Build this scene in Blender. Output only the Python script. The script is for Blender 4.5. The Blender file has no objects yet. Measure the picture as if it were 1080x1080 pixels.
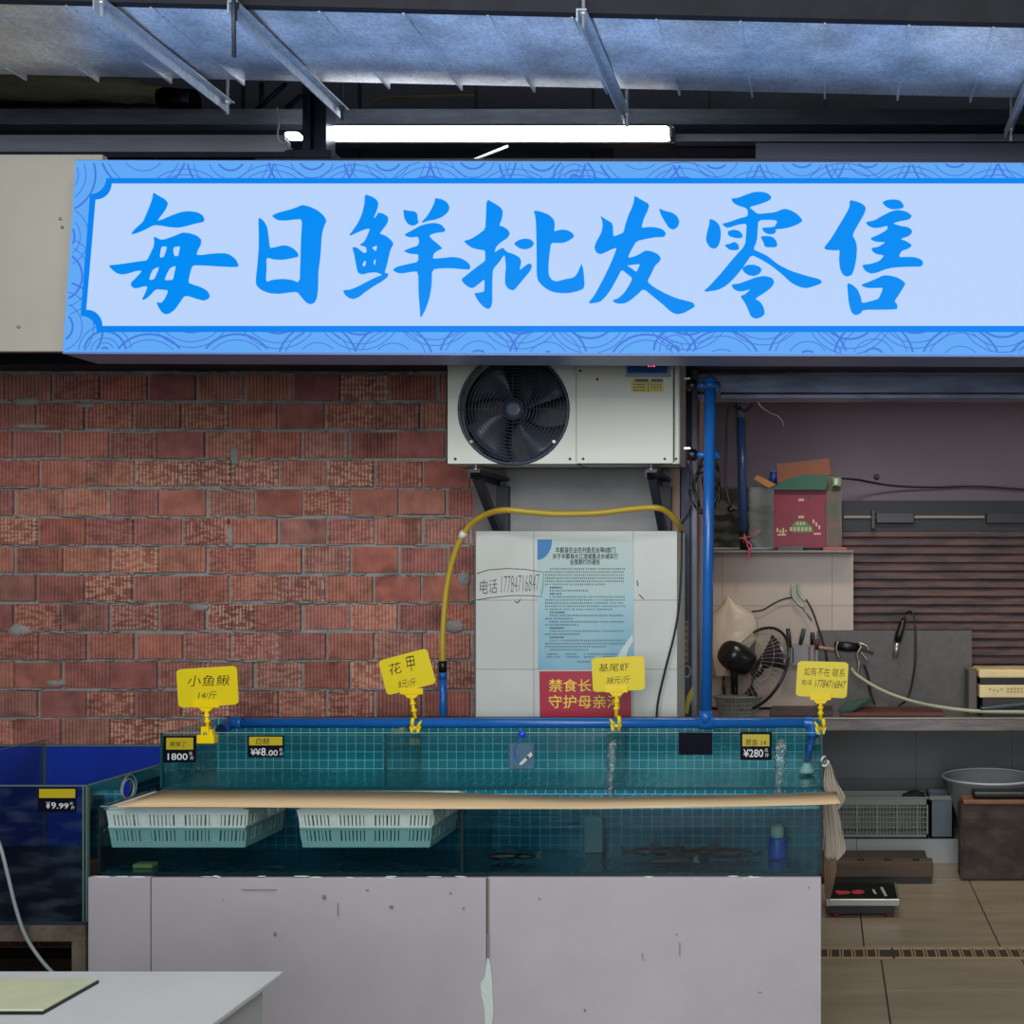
import bpy, bmesh, math, random
from mathutils import Vector, Matrix
random.seed(7)
PI = math.pi
SC = bpy.context.scene
COL = SC.collection
FPX, CX, CY, EYE = 1250.0, 870.0, 605.0, 1.55      # focal length in px, optical axis in the 1080 frame, eye height

# ---------------------------------------------------------------- camera
cam = bpy.data.objects.new('camera', bpy.data.cameras.new('camera'))
COL.objects.link(cam)
cam.location = (0, 0, EYE)
cam.rotation_euler = (PI/2, 0, 0)
cam.data.sensor_width = 36
cam.data.lens = 36*FPX/1080
cam.data.shift_x = (540-CX)/1080
cam.data.shift_y = (CY-540)/1080
cam.data.clip_start = 0.05
SC.camera = cam

# ---------------------------------------------------------------- light and exposure
SC.view_settings.view_transform = 'Standard'
SC.view_settings.look = 'None'
SC.view_settings.exposure = 0.0
SC.view_settings.gamma = 1
SC.view_settings.use_curve_mapping = False
SC.cycles.transparent_max_bounces = 24
SC.cycles.max_bounces = 8
world = bpy.data.worlds.new('hall'); SC.world = world
world.use_nodes = True
world.node_tree.nodes['Background'].inputs[0].default_value = (0.62, 0.72, 1.0, 1)
world.node_tree.nodes['Background'].inputs[1].default_value = 0.10

def area(name, loc, target, sx, sy, power, color):
    l = bpy.data.lights.new(name, 'AREA'); l.shape = 'RECTANGLE'
    l.size = sx; l.size_y = sy; l.energy = power; l.color = color
    o = bpy.data.objects.new(name, l); COL.objects.link(o)
    o.location = loc
    o.rotation_euler = (Vector(target)-Vector(loc)).to_track_quat('-Z', 'Y').to_euler()
    return o
area('hall_lights', (0.3, -1.4, 3.45), (-0.7, 4.2, 0.6), 3.4, 1.4, 150, (1.0, 0.97, 0.93))
area('aisle_lamp', (-1.6, 2.2, 3.02), (-1.3, 3.6, 0.0), 1.6, 0.3, 22, (0.95, 0.97, 1.0))
area('frontal_fill', (-0.5, -4.5, 2.1), (-0.6, 4.5, 1.9), 5.0, 2.6, 190, (0.93, 0.96, 1.0))  # added frontal fill from behind the camera, stands for no real source
def point(name, loc, power, color, r=0.06):
    l = bpy.data.lights.new(name, 'POINT'); l.energy = power; l.color = color; l.shadow_soft_size = r
    o = bpy.data.objects.new(name, l); COL.objects.link(o); o.location = loc
point('room_bulb', (1.5, 5.7, 1.15), 4, (1.0, 0.78, 0.5))
sl = bpy.data.lights.new('shaded_lamp', 'SPOT'); sl.energy = 26; sl.color = (1.0, 0.86, 0.7); sl.spot_size = math.radians(85); sl.spot_blend = 0.8; sl.shadow_soft_size = 0.08
area('room_floor_fill', (0.7, 5.5, 2.80), (0.7, 5.45, 0), 1.6, 0.4, 22, (1.0, 0.93, 0.82))  # fill added over the room to brighten its floor, out of view
so = bpy.data.objects.new('shaded_lamp', sl); COL.objects.link(so); so.location = (0.05, 5.45, 2.75)
so.rotation_euler = (Vector((0.15, 6.6, 0.7))-so.location).to_track_quat('-Z', 'Y').to_euler()

# ---------------------------------------------------------------- helpers
def lin(c):
    if isinstance(c, str):
        c = tuple(int(c[i:i+2], 16) for i in (0, 2, 4))
    return tuple(((v/255)/12.92 if v/255 <= 0.04045 else ((v/255+0.055)/1.055)**2.4) for v in c)+(1.0,)
def N(nt, t, **kw):
    n = nt.nodes.new(t)
    for k, v in kw.items():
        setattr(n, k, v)
    return n
MATS = {}
def mat(name, col, rough=0.6, metal=0.0, var=0.0, vscale=6.0, bump=0.0, bscale=60.0, col2=None, spec=0.5, stretch=(1, 1, 1), coat=0.0, detail=6.0, contrast=(0.35, 0.65)):
    if name in MATS: return MATS[name]
    m = bpy.data.materials.new(name); m.use_nodes = True; MATS[name] = m
    nt = m.node_tree; b = nt.nodes['Principled BSDF']
    b.inputs['Base Color'].default_value = lin(col)
    b.inputs['Roughness'].default_value = rough
    b.inputs['Metallic'].default_value = metal
    b.inputs['Specular IOR Level'].default_value = spec
    b.inputs['Coat Weight'].default_value = coat
    tc = N(nt, 'ShaderNodeTexCoord'); mp = N(nt, 'ShaderNodeMapping')
    mp.inputs['Scale'].default_value = stretch
    nt.links.new(tc.outputs['Object'], mp.inputs['Vector'])
    if var > 0 or col2:
        nz = N(nt, 'ShaderNodeTexNoise'); nz.inputs['Scale'].default_value = vscale; nz.inputs['Detail'].default_value = detail
        nz.inputs['Roughness'].default_value = 0.65
        nt.links.new(mp.outputs[0], nz.inputs['Vector'])
        rp = N(nt, 'ShaderNodeValToRGB')
        rp.color_ramp.elements[0].position = contrast[0]; rp.color_ramp.elements[1].position = contrast[1]
        c = lin(col)
        if col2: c2 = lin(col2); c1 = c
        else:
            c1 = tuple(min(1, v*(1+var)) for v in c[:3])+(1,); c2 = tuple(v*(1-var) for v in c[:3])+(1,)
        rp.color_ramp.elements[0].color = c1; rp.color_ramp.elements[1].color = c2
        nt.links.new(nz.outputs['Fac'], rp.inputs['Fac']); nt.links.new(rp.outputs['Color'], b.inputs['Base Color'])
    if bump > 0:
        nb = N(nt, 'ShaderNodeTexNoise'); nb.inputs['Scale'].default_value = bscale; nb.inputs['Detail'].default_value = 5
        nt.links.new(mp.outputs[0], nb.inputs['Vector'])
        bp = N(nt, 'ShaderNodeBump'); bp.inputs['Strength'].default_value = bump; bp.inputs['Distance'].default_value = 0.01
        nt.links.new(nb.outputs['Fac'], bp.inputs['Height']); nt.links.new(bp.outputs[0], b.inputs['Normal'])
    return m
def emis(name, col, strength=1.0, base='000000'):
    m = mat(name, base, 0.4)
    b = m.node_tree.nodes['Principled BSDF']
    b.inputs['Specular IOR Level'].default_value = 0.05 if base == '000000' else 0.5
    b.inputs['Emission Color'].default_value = lin(col); b.inputs['Emission Strength'].default_value = strength
    return m
def clear(name, tint, refl=0.6, rough=0.03, bump=0, bscale=30, white=0.0, wcol='ffffff', wave=False):
    """see-through glass / water / film: tinted transparency + fresnel reflection (+ some milky diffuse)"""
    if name in MATS: return MATS[name]
    m = bpy.data.materials.new(name); m.use_nodes = True; MATS[name] = m
    nt = m.node_tree; nt.nodes.clear()
    out = N(nt, 'ShaderNodeOutputMaterial'); tr = N(nt, 'ShaderNodeBsdfTransparent'); gl = N(nt, 'ShaderNodeBsdfGlossy')
    tr.inputs[0].default_value = lin(tint); gl.inputs['Roughness'].default_value = rough
    fr = N(nt, 'ShaderNodeFresnel'); fr.inputs['IOR'].default_value = 1.33
    mu = N(nt, 'ShaderNodeMath', operation='MULTIPLY'); mu.inputs[1].default_value = refl
    mx = N(nt, 'ShaderNodeMixShader')
    nt.links.new(fr.outputs[0], mu.inputs[0]); nt.links.new(mu.outputs[0], mx.inputs[0])
    src = tr
    if white > 0:
        df = N(nt, 'ShaderNodeBsdfDiffuse'); df.inputs[0].default_value = lin(wcol)
        m2 = N(nt, 'ShaderNodeMixShader'); m2.inputs[0].default_value = white
        nt.links.new(tr.outputs[0], m2.inputs[1]); nt.links.new(df.outputs[0], m2.inputs[2]); src = m2
        if wave:
            tc = N(nt, 'ShaderNodeTexCoord'); nz = N(nt, 'ShaderNodeTexNoise'); nz.inputs['Scale'].default_value = 9
            mp = N(nt, 'ShaderNodeMapping'); mp.inputs['Scale'].default_value = (1, 1, 3)
            r = N(nt, 'ShaderNodeMapRange'); r.inputs[1].default_value = 0.45; r.inputs[2].default_value = 0.7; r.inputs[3].default_value = white*0.3; r.inputs[4].default_value = white*2.4
            nt.links.new(tc.outputs['Object'], mp.inputs[0]); nt.links.new(mp.outputs[0], nz.inputs['Vector']); nt.links.new(nz.outputs['Fac'], r.inputs[0]); nt.links.new(r.outputs[0], m2.inputs[0])
    nt.links.new(src.outputs[0], mx.inputs[1]); nt.links.new(gl.outputs[0], mx.inputs[2]); nt.links.new(mx.outputs[0], out.inputs[0])
    if bump:
        tc = N(nt, 'ShaderNodeTexCoord'); nz = N(nt, 'ShaderNodeTexNoise'); nz.inputs['Scale'].default_value = bscale
        bp = N(nt, 'ShaderNodeBump'); bp.inputs['Strength'].default_value = bump; bp.inputs['Distance'].default_value = 0.02
        nt.links.new(tc.outputs['Object'], nz.inputs['Vector']); nt.links.new(nz.outputs['Fac'], bp.inputs['Height'])
        nt.links.new(bp.outputs[0], gl.inputs['Normal']); nt.links.new(bp.outputs[0], fr.inputs['Normal'])
    return m
def tiles(name, c1, c2, grout, w, h, mortar, axes='XZ', rough=0.25, off=(0, 0), offset=0.0, bump=0.3, var=0.0):
    if name in MATS: return MATS[name]
    m = bpy.data.materials.new(name); m.use_nodes = True; MATS[name] = m
    nt = m.node_tree; b = nt.nodes['Principled BSDF']; b.inputs['Roughness'].default_value = rough
    tc = N(nt, 'ShaderNodeTexCoord'); sp = N(nt, 'ShaderNodeSeparateXYZ'); cb = N(nt, 'ShaderNodeCombineXYZ')
    nt.links.new(tc.outputs['Object'], sp.inputs[0])
    for k in (0, 1):
        ad = N(nt, 'ShaderNodeMath', operation='ADD'); ad.inputs[1].default_value = off[k]+50*(w if k == 0 else h)
        nt.links.new(sp.outputs['XYZ'.index(axes[k])], ad.inputs[0]); nt.links.new(ad.outputs[0], cb.inputs[k])
    br = N(nt, 'ShaderNodeTexBrick'); br.offset = offset; br.squash = 1.0
    br.inputs['Scale'].default_value = 1; br.inputs['Brick Width'].default_value = w; br.inputs['Row Height'].default_value = h
    br.inputs['Mortar Size'].default_value = mortar; br.inputs['Mortar Smooth'].default_value = 0.1
    br.inputs['Color1'].default_value = lin(c1); br.inputs['Color2'].default_value = lin(c2); br.inputs['Mortar'].default_value = lin(grout)
    nt.links.new(cb.outputs[0], br.inputs['Vector'])
    nz = N(nt, 'ShaderNodeTexNoise'); nz.inputs['Scale'].default_value = 5; nz.inputs['Detail'].default_value = 8
    nt.links.new(tc.outputs['Object'], nz.inputs['Vector'])
    mr = N(nt, 'ShaderNodeMapRange'); mr.inputs[1].default_value = 0.3; mr.inputs[2].default_value = 0.7; mr.inputs[3].default_value = 1-var; mr.inputs[4].default_value = 1+var*0.5
    nt.links.new(nz.outputs['Fac'], mr.inputs[0])
    vm = N(nt, 'ShaderNodeVectorMath', operation='SCALE'); nt.links.new(br.outputs['Color'], vm.inputs[0]); nt.links.new(mr.outputs[0], vm.inputs['Scale'])
    nt.links.new(vm.outputs[0], b.inputs['Base Color'])
    bp = N(nt, 'ShaderNodeBump'); bp.inputs['Strength'].default_value = bump; bp.inputs['Distance'].default_value = 0.002; bp.invert = True
    nt.links.new(br.outputs['Fac'], bp.inputs['Height']); nt.links.new(bp.outputs[0], b.inputs['Normal'])
    return m

def P(px, py, Y):
    return Vector(((px-CX)*Y/FPX, Y, EYE-(py-CY)*Y/FPX))
def XP(px, Y): return (px-CX)*Y/FPX
def ZP(py, Y): return EYE-(py-CY)*Y/FPX

class MB:
    def __init__(s): s.bm = bmesh.new()
    def box(s, x0, x1, y0, y1, z0, z1, bev=0.0, seg=2):
        t = bmesh.new(); bmesh.ops.create_cube(t, size=1)
        for v in t.verts:
            v.co = Vector(((x0+x1)/2+v.co.x*abs(x1-x0), (y0+y1)/2+v.co.y*abs(y1-y0), (z0+z1)/2+v.co.z*abs(z1-z0)))
        if bev > 0: bmesh.ops.bevel(t, geom=list(t.edges), offset=bev, segments=seg, profile=0.5, affect='EDGES')
        s.merge(t); return s
    def merge(s, t, M=None):
        if M: bmesh.ops.transform(t, matrix=M, verts=list(t.verts))
        me = bpy.data.meshes.new('t'); t.to_mesh(me); t.free(); s.bm.from_mesh(me); bpy.data.meshes.remove(me); return s
    def hexa(s, p):          # 8 corners: bottom 4 (ccw), top 4
        v = [s.bm.verts.new(q) for q in p]
        for f in ((3,2,1,0),(4,5,6,7),(0,1,5,4),(1,2,6,5),(2,3,7,6),(3,0,4,7)): s.bm.faces.new([v[i] for i in f])
        return s
    def tube(s, pts, r, n=10, caps=True, smooth=True):
        pts = [Vector(p) for p in pts]; k = len(pts)
        rs = r if isinstance(r, (list, tuple)) else [r]*k
        rings = []; ref = None
        for i, p in enumerate(pts):
            d = (pts[min(i+1, k-1)]-pts[max(i-1, 0)]).normalized()
            if ref is None:
                ref = Vector((0, 0, 1)) if abs(d.z) < 0.9 else Vector((1, 0, 0))
            a = (ref-d*ref.dot(d))
            if a.length < 1e-6: a = d.orthogonal()
            a.normalize(); ref = a; b = d.cross(a)
            rings.append([s.bm.verts.new(p+(a*math.cos(2*PI*j/n)+b*math.sin(2*PI*j/n))*rs[i]) for j in range(n)])
        for i in range(k-1):
            for j in range(n):
                f = s.bm.faces.new((rings[i][j], rings[i][(j+1) % n], rings[i+1][(j+1) % n], rings[i+1][j])); f.smooth = smooth
        if caps:
            s.bm.faces.new(rings[0][::-1]); s.bm.faces.new(rings[-1])
        return s
    def lathe(s, prof, c=(0, 0, 0), n=24, M=None, caps=True):
        """prof: (radius, height) pairs about Z"""
        t = bmesh.new(); rings = []
        for r, h in prof:
            rings.append([t.verts.new((r*math.cos(2*PI*j/n), r*math.sin(2*PI*j/n), h)) for j in range(n)])
        for i in range(len(prof)-1):
            for j in range(n):
                f = t.faces.new((rings[i][j], rings[i][(j+1) % n], rings[i+1][(j+1) % n], rings[i+1][j])); f.smooth = True
        if caps:
            if prof[0][0] > 1e-5: t.faces.new(rings[0][::-1])
            if prof[-1][0] > 1e-5: t.faces.new(rings[-1])
        bmesh.ops.transform(t, matrix=Matrix.Translation(c) @ (M or Matrix.Identity(4)), verts=list(t.verts))
        return s.merge(t)
    def ball(s, c, r, sc=(1, 1, 1), n=12):
        t = bmesh.new(); bmesh.ops.create_uvsphere(t, u_segments=n, v_segments=max(6, n//2), radius=r)
        for f in t.faces: f.smooth = True
        bmesh.ops.transform(t, matrix=Matrix.Translation(c) @ Matrix.Diagonal((*sc, 1)), verts=list(t.verts))
        return s.merge(t)
    def build(s, name, m, parent=None, kind=None):
        me = bpy.data.meshes.new(name)
        bmesh.ops.recalc_face_normals(s.bm, faces=list(s.bm.faces))
        s.bm.to_mesh(me); s.bm.free()
        return link(name, me, m, parent, kind)
def link(name, me, m, parent=None, kind=None):
    me.materials.clear()
    if m: me.materials.append(m)
    o = bpy.data.objects.new(name, me); COL.objects.link(o)
    if parent is not None:
        o.parent = parent; o.matrix_parent_inverse = Matrix.Translation(parent.location).inverted() if parent.type == 'EMPTY' else Matrix.Identity(4)
        # grand-children: parent mesh sits at its thing's origin, so world coordinates stay valid
    if kind: o['kind'] = kind
    return o
def tag(o, label, cat, group=None):
    o['label'] = label; o['category'] = cat
    if group: o['group'] = group
    return o
def thing(name, label, cat, loc=(0, 0, 0), group=None):
    o = bpy.data.objects.new(name, None); COL.objects.link(o)
    o.location = loc; o.empty_display_size = 0.05
    tag(o, label, cat, group)
    return o
def lab(o, s): o['label'] = s; return o
def sbox(name, m, x0, x1, y0, y1, z0, z1, parent=None, bev=0.0, kind=None):
    return MB().box(x0, x1, y0, y1, z0, z1, bev).build(name, m, parent, kind)
def curve_pts(pts, n=6):
    """Catmull-Rom through points"""
    pts = [Vector(p) for p in pts]; out = []
    for i in range(len(pts)-1):
        p0 = pts[max(i-1, 0)]; p1 = pts[i]; p2 = pts[i+1]; p3 = pts[min(i+2, len(pts)-1)]
        for j in range(n):
            t = j/n
            out.append(0.5*((2*p1)+(p2-p0)*t+(2*p0-5*p1+4*p2-p3)*t*t+(3*p1-p0-3*p2+p3)*t**3))
    out.append(pts[-1]); return out
def ptube(pix, Y, r, n=8, sm=6):
    """tube through (px,py[,Y]) points"""
    return MB().tube(curve_pts([P(p[0], p[1], p[2] if len(p) > 2 else Y) for p in pix], sm), r, n)

class Plane:
    """a flat surface in the place, Y = a + b*Z, used to lay writing and prints on it"""
    def __init__(s, a, b=0.0):
        s.a, s.b = a, b
        s.n = Vector((0, -1, b)).normalized(); s.up = Vector((0, b, 1)).normalized(); s.right = Vector((1, 0, 0))
        s.o = Vector((0, a, 0))
    def uv(s, px, py):
        Y = (s.a+EYE*s.b)/(1+s.b*(py-CY)/FPX)
        p = P(px, py, Y)-s.o
        return (p.dot(s.right), p.dot(s.up))
    def mat(s, off=0.0):
        o = s.o+s.n*off
        return Matrix((( s.right.x, s.up.x, s.n.x, o.x), (s.right.y, s.up.y, s.n.y, o.y), (s.right.z, s.up.z, s.n.z, o.z), (0, 0, 0, 1)))
def smooth_loop(l, it=1, w=0.2):
    for _ in range(it):
        o = []
        for i in range(len(l)):
            a = l[i]; b = l[(i+1) % len(l)]
            o.append((a[0]*(1-w)+b[0]*w, a[1]*(1-w)+b[1]*w)); o.append((a[0]*w+b[0]*(1-w), a[1]*w+b[1]*(1-w)))
        l = o
    return l
def flat(name, loops, pl, m, off=0.001, thick=0.001, parent=None, pix=True, sm=0):
    """filled outline(s) with holes on a plane, standing `thick` proud of it"""
    cu = bpy.data.curves.new(name, 'CURVE'); cu.dimensions = '2D'; cu.fill_mode = 'BOTH'; cu.extrude = thick/2
    for l in loops:
        if pix: l = [pl.uv(*p) for p in l]
        if sm: l = smooth_loop(l, sm)
        sp = cu.splines.new('POLY'); sp.points.add(len(l)-1); sp.use_cyclic_u = True
        for q, p in zip(sp.points, l): q.co = (p[0], p[1], 0, 1)
    t = bpy.data.objects.new('t', cu); me = bpy.data.meshes.new_from_object(t)
    bpy.data.objects.remove(t); bpy.data.curves.remove(cu)
    me.transform(pl.mat(off+thick/2)); me.name = name
    return link(name, me, m, parent)
def rect(x0, y0, x1, y1): return [(x0, y0), (x1, y0), (x1, y1), (x0, y1)]
def text(name, body, x0, y0, x1, y1, pl, m, off=0.001, parent=None, rot=0, shear=0.0, offset=0.0, thick=0.0004, keep=False):
    """writing fitted into a pixel rectangle of the plane"""
    cu = bpy.data.curves.new(name, 'FONT'); cu.body = body; cu.size = 1; cu.shear = shear; cu.extrude = 0.0; cu.offset = offset; cu.resolution_u = 3
    cu.space_line = 1.0
    t = bpy.data.objects.new('t', cu); me = bpy.data.meshes.new_from_object(t)
    bpy.data.objects.remove(t); bpy.data.curves.remove(cu)
    xs = [v.co.x for v in me.vertices] or [0, 1]; ys = [v.co.y for v in me.vertices] or [0, 1]
    a = pl.uv(x0, y1); b = pl.uv(x1, y0)
    sx = (b[0]-a[0])/max(1e-6, max(xs)-min(xs)); sy = (b[1]-a[1])/max(1e-6, max(ys)-min(ys))
    if keep: sx = sy
    cx, cy = (a[0]+b[0])/2, (a[1]+b[1])/2; mx, my = (max(xs)+min(xs))/2, (max(ys)+min(ys))/2
    M = Matrix.Translation((cx, cy, 0)) @ Matrix.Rotation(rot, 4, 'Z') @ Matrix.Diagonal((sx, sy, 1, 1)) @ Matrix.Translation((-mx, -my, 0))
    me.transform(pl.mat(off) @ M); me.name = name
    return link(name, me, m, parent)
def marks(name, rects, pl, m, off=0.001, parent=None):
    """many small printed rectangles on a plane as one mesh"""
    b = MB(); M = pl.mat(off)
    for r in rects:
        c = [pl.uv(r[0], r[3]), pl.uv(r[2], r[3]), pl.uv(r[2], r[1]), pl.uv(r[0], r[1])]
        b.bm.faces.new([b.bm.verts.new(M @ Vector((q[0], q[1], 0))) for q in c])
    return b.build(name, m, parent)

# ---------------------------------------------------------------- materials
white_board = mat('scuffed_white_board', 'aeabb2', 0.55, var=0.05, vscale=3, bump=0.06, bscale=40)
table_white = mat('table_white', 'c9cfd0', 0.3, var=0.03, vscale=4)
black = mat('black_plastic', '0b0d14', 0.35)
dark_steel = mat('dark_painted_steel', '232a38', 0.5, var=0.2)
yellow = mat('yellow_plastic', 'f2d400', 0.3)
ink = mat('black_ink', '10100c', 0.6)
blue_pipe = mat('blue_pvc', '1c62b0', 0.25, var=0.08)
stainless = mat('stainless', 'a8a59c', 0.28, metal=0.9, var=0.12, vscale=4, stretch=(1, 6, 6))
galv = mat('galvanised', 'c2ccd6', 0.4, metal=0.6, var=0.2, vscale=40)
# ================================================================ the setting
S = 'structure'
# floor: tile slabs on a grout bed (two bays either side of the drain)
floor_m = mat('floor_tile', 'a0937f', 0.36, col2='857a68', vscale=3.0, bump=0.04, bscale=30, stretch=(0.6, 3, 1), detail=8, contrast=(0.3, 0.7))
grout_m = mat('floor_grout', '3a352e', 0.9)
b = MB(); g = 0.003
def slab(x0, x1, y0, y1): b.box(x0+g, x1-g, y0+g, y1-g, -0.03, 0.0, 0.001, 1)
tw = 0.566
for (ys, xo) in (([4.925, 5.44, 6.006, 6.75], 0.728-tw*8), ([-0.6, -0.04, 0.53, 1.1, 1.66, 2.22, 2.78, 3.32, 3.85, 4.41, 4.775], 0.226-tw*9)):
    for i in range(len(ys)-1):
        for k in range(17): slab(xo+tw*k, xo+tw*(k+1), ys[i], ys[i+1])
fl = b.build('floor', floor_m, kind=S)
b = MB(); b.box(-5.5, 5.5, -1.5, 7.0, -0.08, -0.006); b.build('trim_1', grout_m, kind=S)

# brick wall: real bricks with pressed grooves standing in a mortar bed
BY = 4.95
mb_ = MB(); mb_.box(-5.2, -1.0, BY-0.002, BY+0.2, 0, 2.75)
mortar = mat('mortar', '8f8f8c', 0.95, var=0.22, vscale=9, bump=0.9, bscale=45, col2=None)
m = bpy.data.materials.new('ribbed_brick'); m.use_nodes = True; nt = m.node_tree; bs = nt.nodes['Principled BSDF']; bs.inputs['Roughness'].default_value = 0.9
at_ = N(nt, 'ShaderNodeAttribute', attribute_name='Col'); tc = N(nt, 'ShaderNodeTexCoord')
nz = N(nt, 'ShaderNodeTexNoise'); nz.inputs['Scale'].default_value = 14; nz.inputs['Detail'].default_value = 8; nt.links.new(tc.outputs['Object'], nz.inputs['Vector'])
r1 = N(nt, 'ShaderNodeMapRange'); r1.inputs[1].default_value = 0.3; r1.inputs[2].default_value = 0.7; r1.inputs[3].default_value = 0.7; r1.inputs[4].default_value = 1.25
nt.links.new(nz.outputs['Fac'], r1.inputs[0])
vm = N(nt, 'ShaderNodeVectorMath', operation='SCALE'); nt.links.new(at_.outputs['Color'], vm.inputs[0]); nt.links.new(r1.outputs[0], vm.inputs['Scale'])
# limy scrapes on some ribs
mp = N(nt, 'ShaderNodeMapping'); mp.inputs['Scale'].default_value = (24, 1, 70); nt.links.new(tc.outputs['Object'], mp.inputs[0])
n2 = N(nt, 'ShaderNodeTexNoise'); n2.inputs['Scale'].default_value = 1; n2.inputs['Detail'].default_value = 2; nt.links.new(mp.outputs[0], n2.inputs['Vector'])
g1 = N(nt, 'ShaderNodeMath', operation='GREATER_THAN'); g1.inputs[1].default_value = 0.5; nt.links.new(n2.outputs['Fac'], g1.inputs[0])
ml = N(nt, 'ShaderNodeMath', operation='MULTIPLY'); nt.links.new(g1.outputs[0], ml.inputs[0]); nt.links.new(at_.outputs['Alpha'], ml.inputs[1])
mx = N(nt, 'ShaderNodeMix', data_type='RGBA'); nt.links.new(ml.outputs[0], mx.inputs[0]); nt.links.new(vm.outputs[0], mx.inputs[6]); mx.inputs[7].default_value = lin('c8a288')
n3 = N(nt, 'ShaderNodeTexNoise'); n3.inputs['Scale'].default_value = 5.5; n3.inputs['Detail'].default_value = 3; nt.links.new(tc.outputs['Object'], n3.inputs['Vector'])
r3 = N(nt, 'ShaderNodeMapRange'); r3.inputs[1].default_value = 0.60; r3.inputs[2].default_value = 0.74; r3.inputs[3].default_value = 1.0; r3.inputs[4].default_value = 0.45; nt.links.new(n3.outputs['Fac'], r3.inputs[0])
v3 = N(nt, 'ShaderNodeVectorMath', operation='SCALE'); nt.links.new(mx.outputs[2], v3.inputs[0]); nt.links.new(r3.outputs[0], v3.inputs['Scale'])
nt.links.new(v3.outputs[0], bs.inputs['Base Color'])
bp = N(nt, 'ShaderNodeBump'); bp.inputs['Strength'].default_value = 0.35; bp.inputs['Distance'].default_value = 0.004; nt.links.new(nz.outputs['Fac'], bp.inputs['Height']); nt.links.new(bp.outputs[0], bs.inputs['Normal'])
brick_m = m
rb = random.Random(3)
verts, faces, cols = [], [], []
px_w, px_h = 50.5*BY/FPX, 30.25*BY/FPX
for row in range(21):
    ztop = ZP(394+30.25*row, BY)
    x0 = XP((8 if row == 0 else (43 if row % 2 else 18)), BY)+rb.uniform(-.008, .008)
    for k in range(-11, 11):
        xa = x0+px_w*k+rb.uniform(.003, .009); xb = x0+px_w*(k+1)-rb.uniform(.003, .009)
        if xb > -1.02: continue
        if rb.random() < 0.02: xb -= 0.03
        zt = ztop-rb.uniform(.004, .010); zb = ztop-px_h+rb.uniform(.004, .011)
        yf = BY-rb.uniform(0.010, 0.020); tilt = rb.uniform(-.004, .004); sk = rb.uniform(-.003, .003)
        nr = max(5, int(round((xb-xa)/0.0148))); smooth_ = rb.random() < 0.12
        t = rb.random(); base = lin(rb.choice(['935a50', '975c50', '9c6456', '8c5650', '9a665a', '8d5a54', 'a06a5a', '8f6259', '885650']))
        f = rb.uniform(1.0, 1.3); al = rb.choice([0.1, 0.15, 0.2, 0.3, 0.4, 0.6, 0.9])
        col = (base[0]*f, base[1]*f, base[2]*f, al)
        prof = []
        for i in range(nr):
            a = xa+(xb-xa)*i/nr; w = (xb-xa)/nr; d = 0.0016 if smooth_ else 0.0055
            prof += [(a+w*0.10, 0), (a+w*0.62, 0), (a+w*0.72, d), (a+w*0.98, d)]
        prof[0] = (xa, 0); prof[-1] = (xb, 0); prof[-2] = (xb-0.003, 0)
        s0 = len(verts)
        for (xx, d) in prof:
            u = (xx-xa)/(xb-xa)
            verts.append((xx, yf+d+tilt*u, zb+sk*u)); verts.append((xx, yf+d+tilt*u, zt-sk*u))
        n_ = len(prof)
        for i in range(n_-1): faces.append((s0+2*i, s0+2*i+2, s0+2*i+3, s0+2*i+1))
        s1 = len(verts)
        for (xx) in (xa, xb): verts.append((xx, BY+.03, zb)); verts.append((xx, BY+.03, zt))
        faces.append((s0, s0+1, s1+1, s1)); faces.append((s0+2*n_-2, s1+2, s1+3, s0+2*n_-1))
        # top and bottom faces
        faces.append(tuple([s0+2*i+1 for i in range(n_)]+[s1+3, s1+1])); faces.append(tuple([s0+2*i for i in range(n_-1, -1, -1)]+[s1, s1+2]))
        cols += [(col[0], col[1], col[2], al if (d_ == 0 and not smooth_) else 0) for (_x, d_) in prof for _ in (0, 1)]+[col]*4
me = bpy.data.meshes.new('wall_back'); me.from_pydata(verts, [], faces)
ca = me.color_attributes.new('Col', 'FLOAT_COLOR', 'POINT')
for i, c in enumerate(cols): ca.data[i].color = c
me.materials.append(brick_m)
wb = bpy.data.objects.new('wall_back', me); COL.objects.link(wb); wb['kind'] = S
# mortar: bed plus squeezed-out blobs and smears
for k in range(900):
    row = rb.randrange(0, 21); x = rb.uniform(-4.2, -1.2); z = ZP(394+30.25*row, BY)
    mb_.ball((x, BY-0.002, z+rb.uniform(-.004, .004)), 1, (rb.uniform(.010, .05), rb.uniform(.010, .020), rb.uniform(.003, .008)), 8)
for (px, py, sx, sz) in ((30, 424, .07, .02), (35, 450, .10, .012), (244, 565, .02, .05), (248, 480, .02, .05), (22, 665, .06, .03), (210, 640, .05, .02), (480, 660, .05, .03), (60, 720, .05, .02), (90, 428, .05, .012), (490, 610, .03, .04)):
    mb_.ball((XP(px, BY), BY-.004, ZP(py, BY)), 1, (sx, .02, sz), 10)
mb_.build('trim_2', mortar, kind=S)

navy = mat('dark_navy_metal', '151c2c', 0.5, var=0.2)
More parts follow.
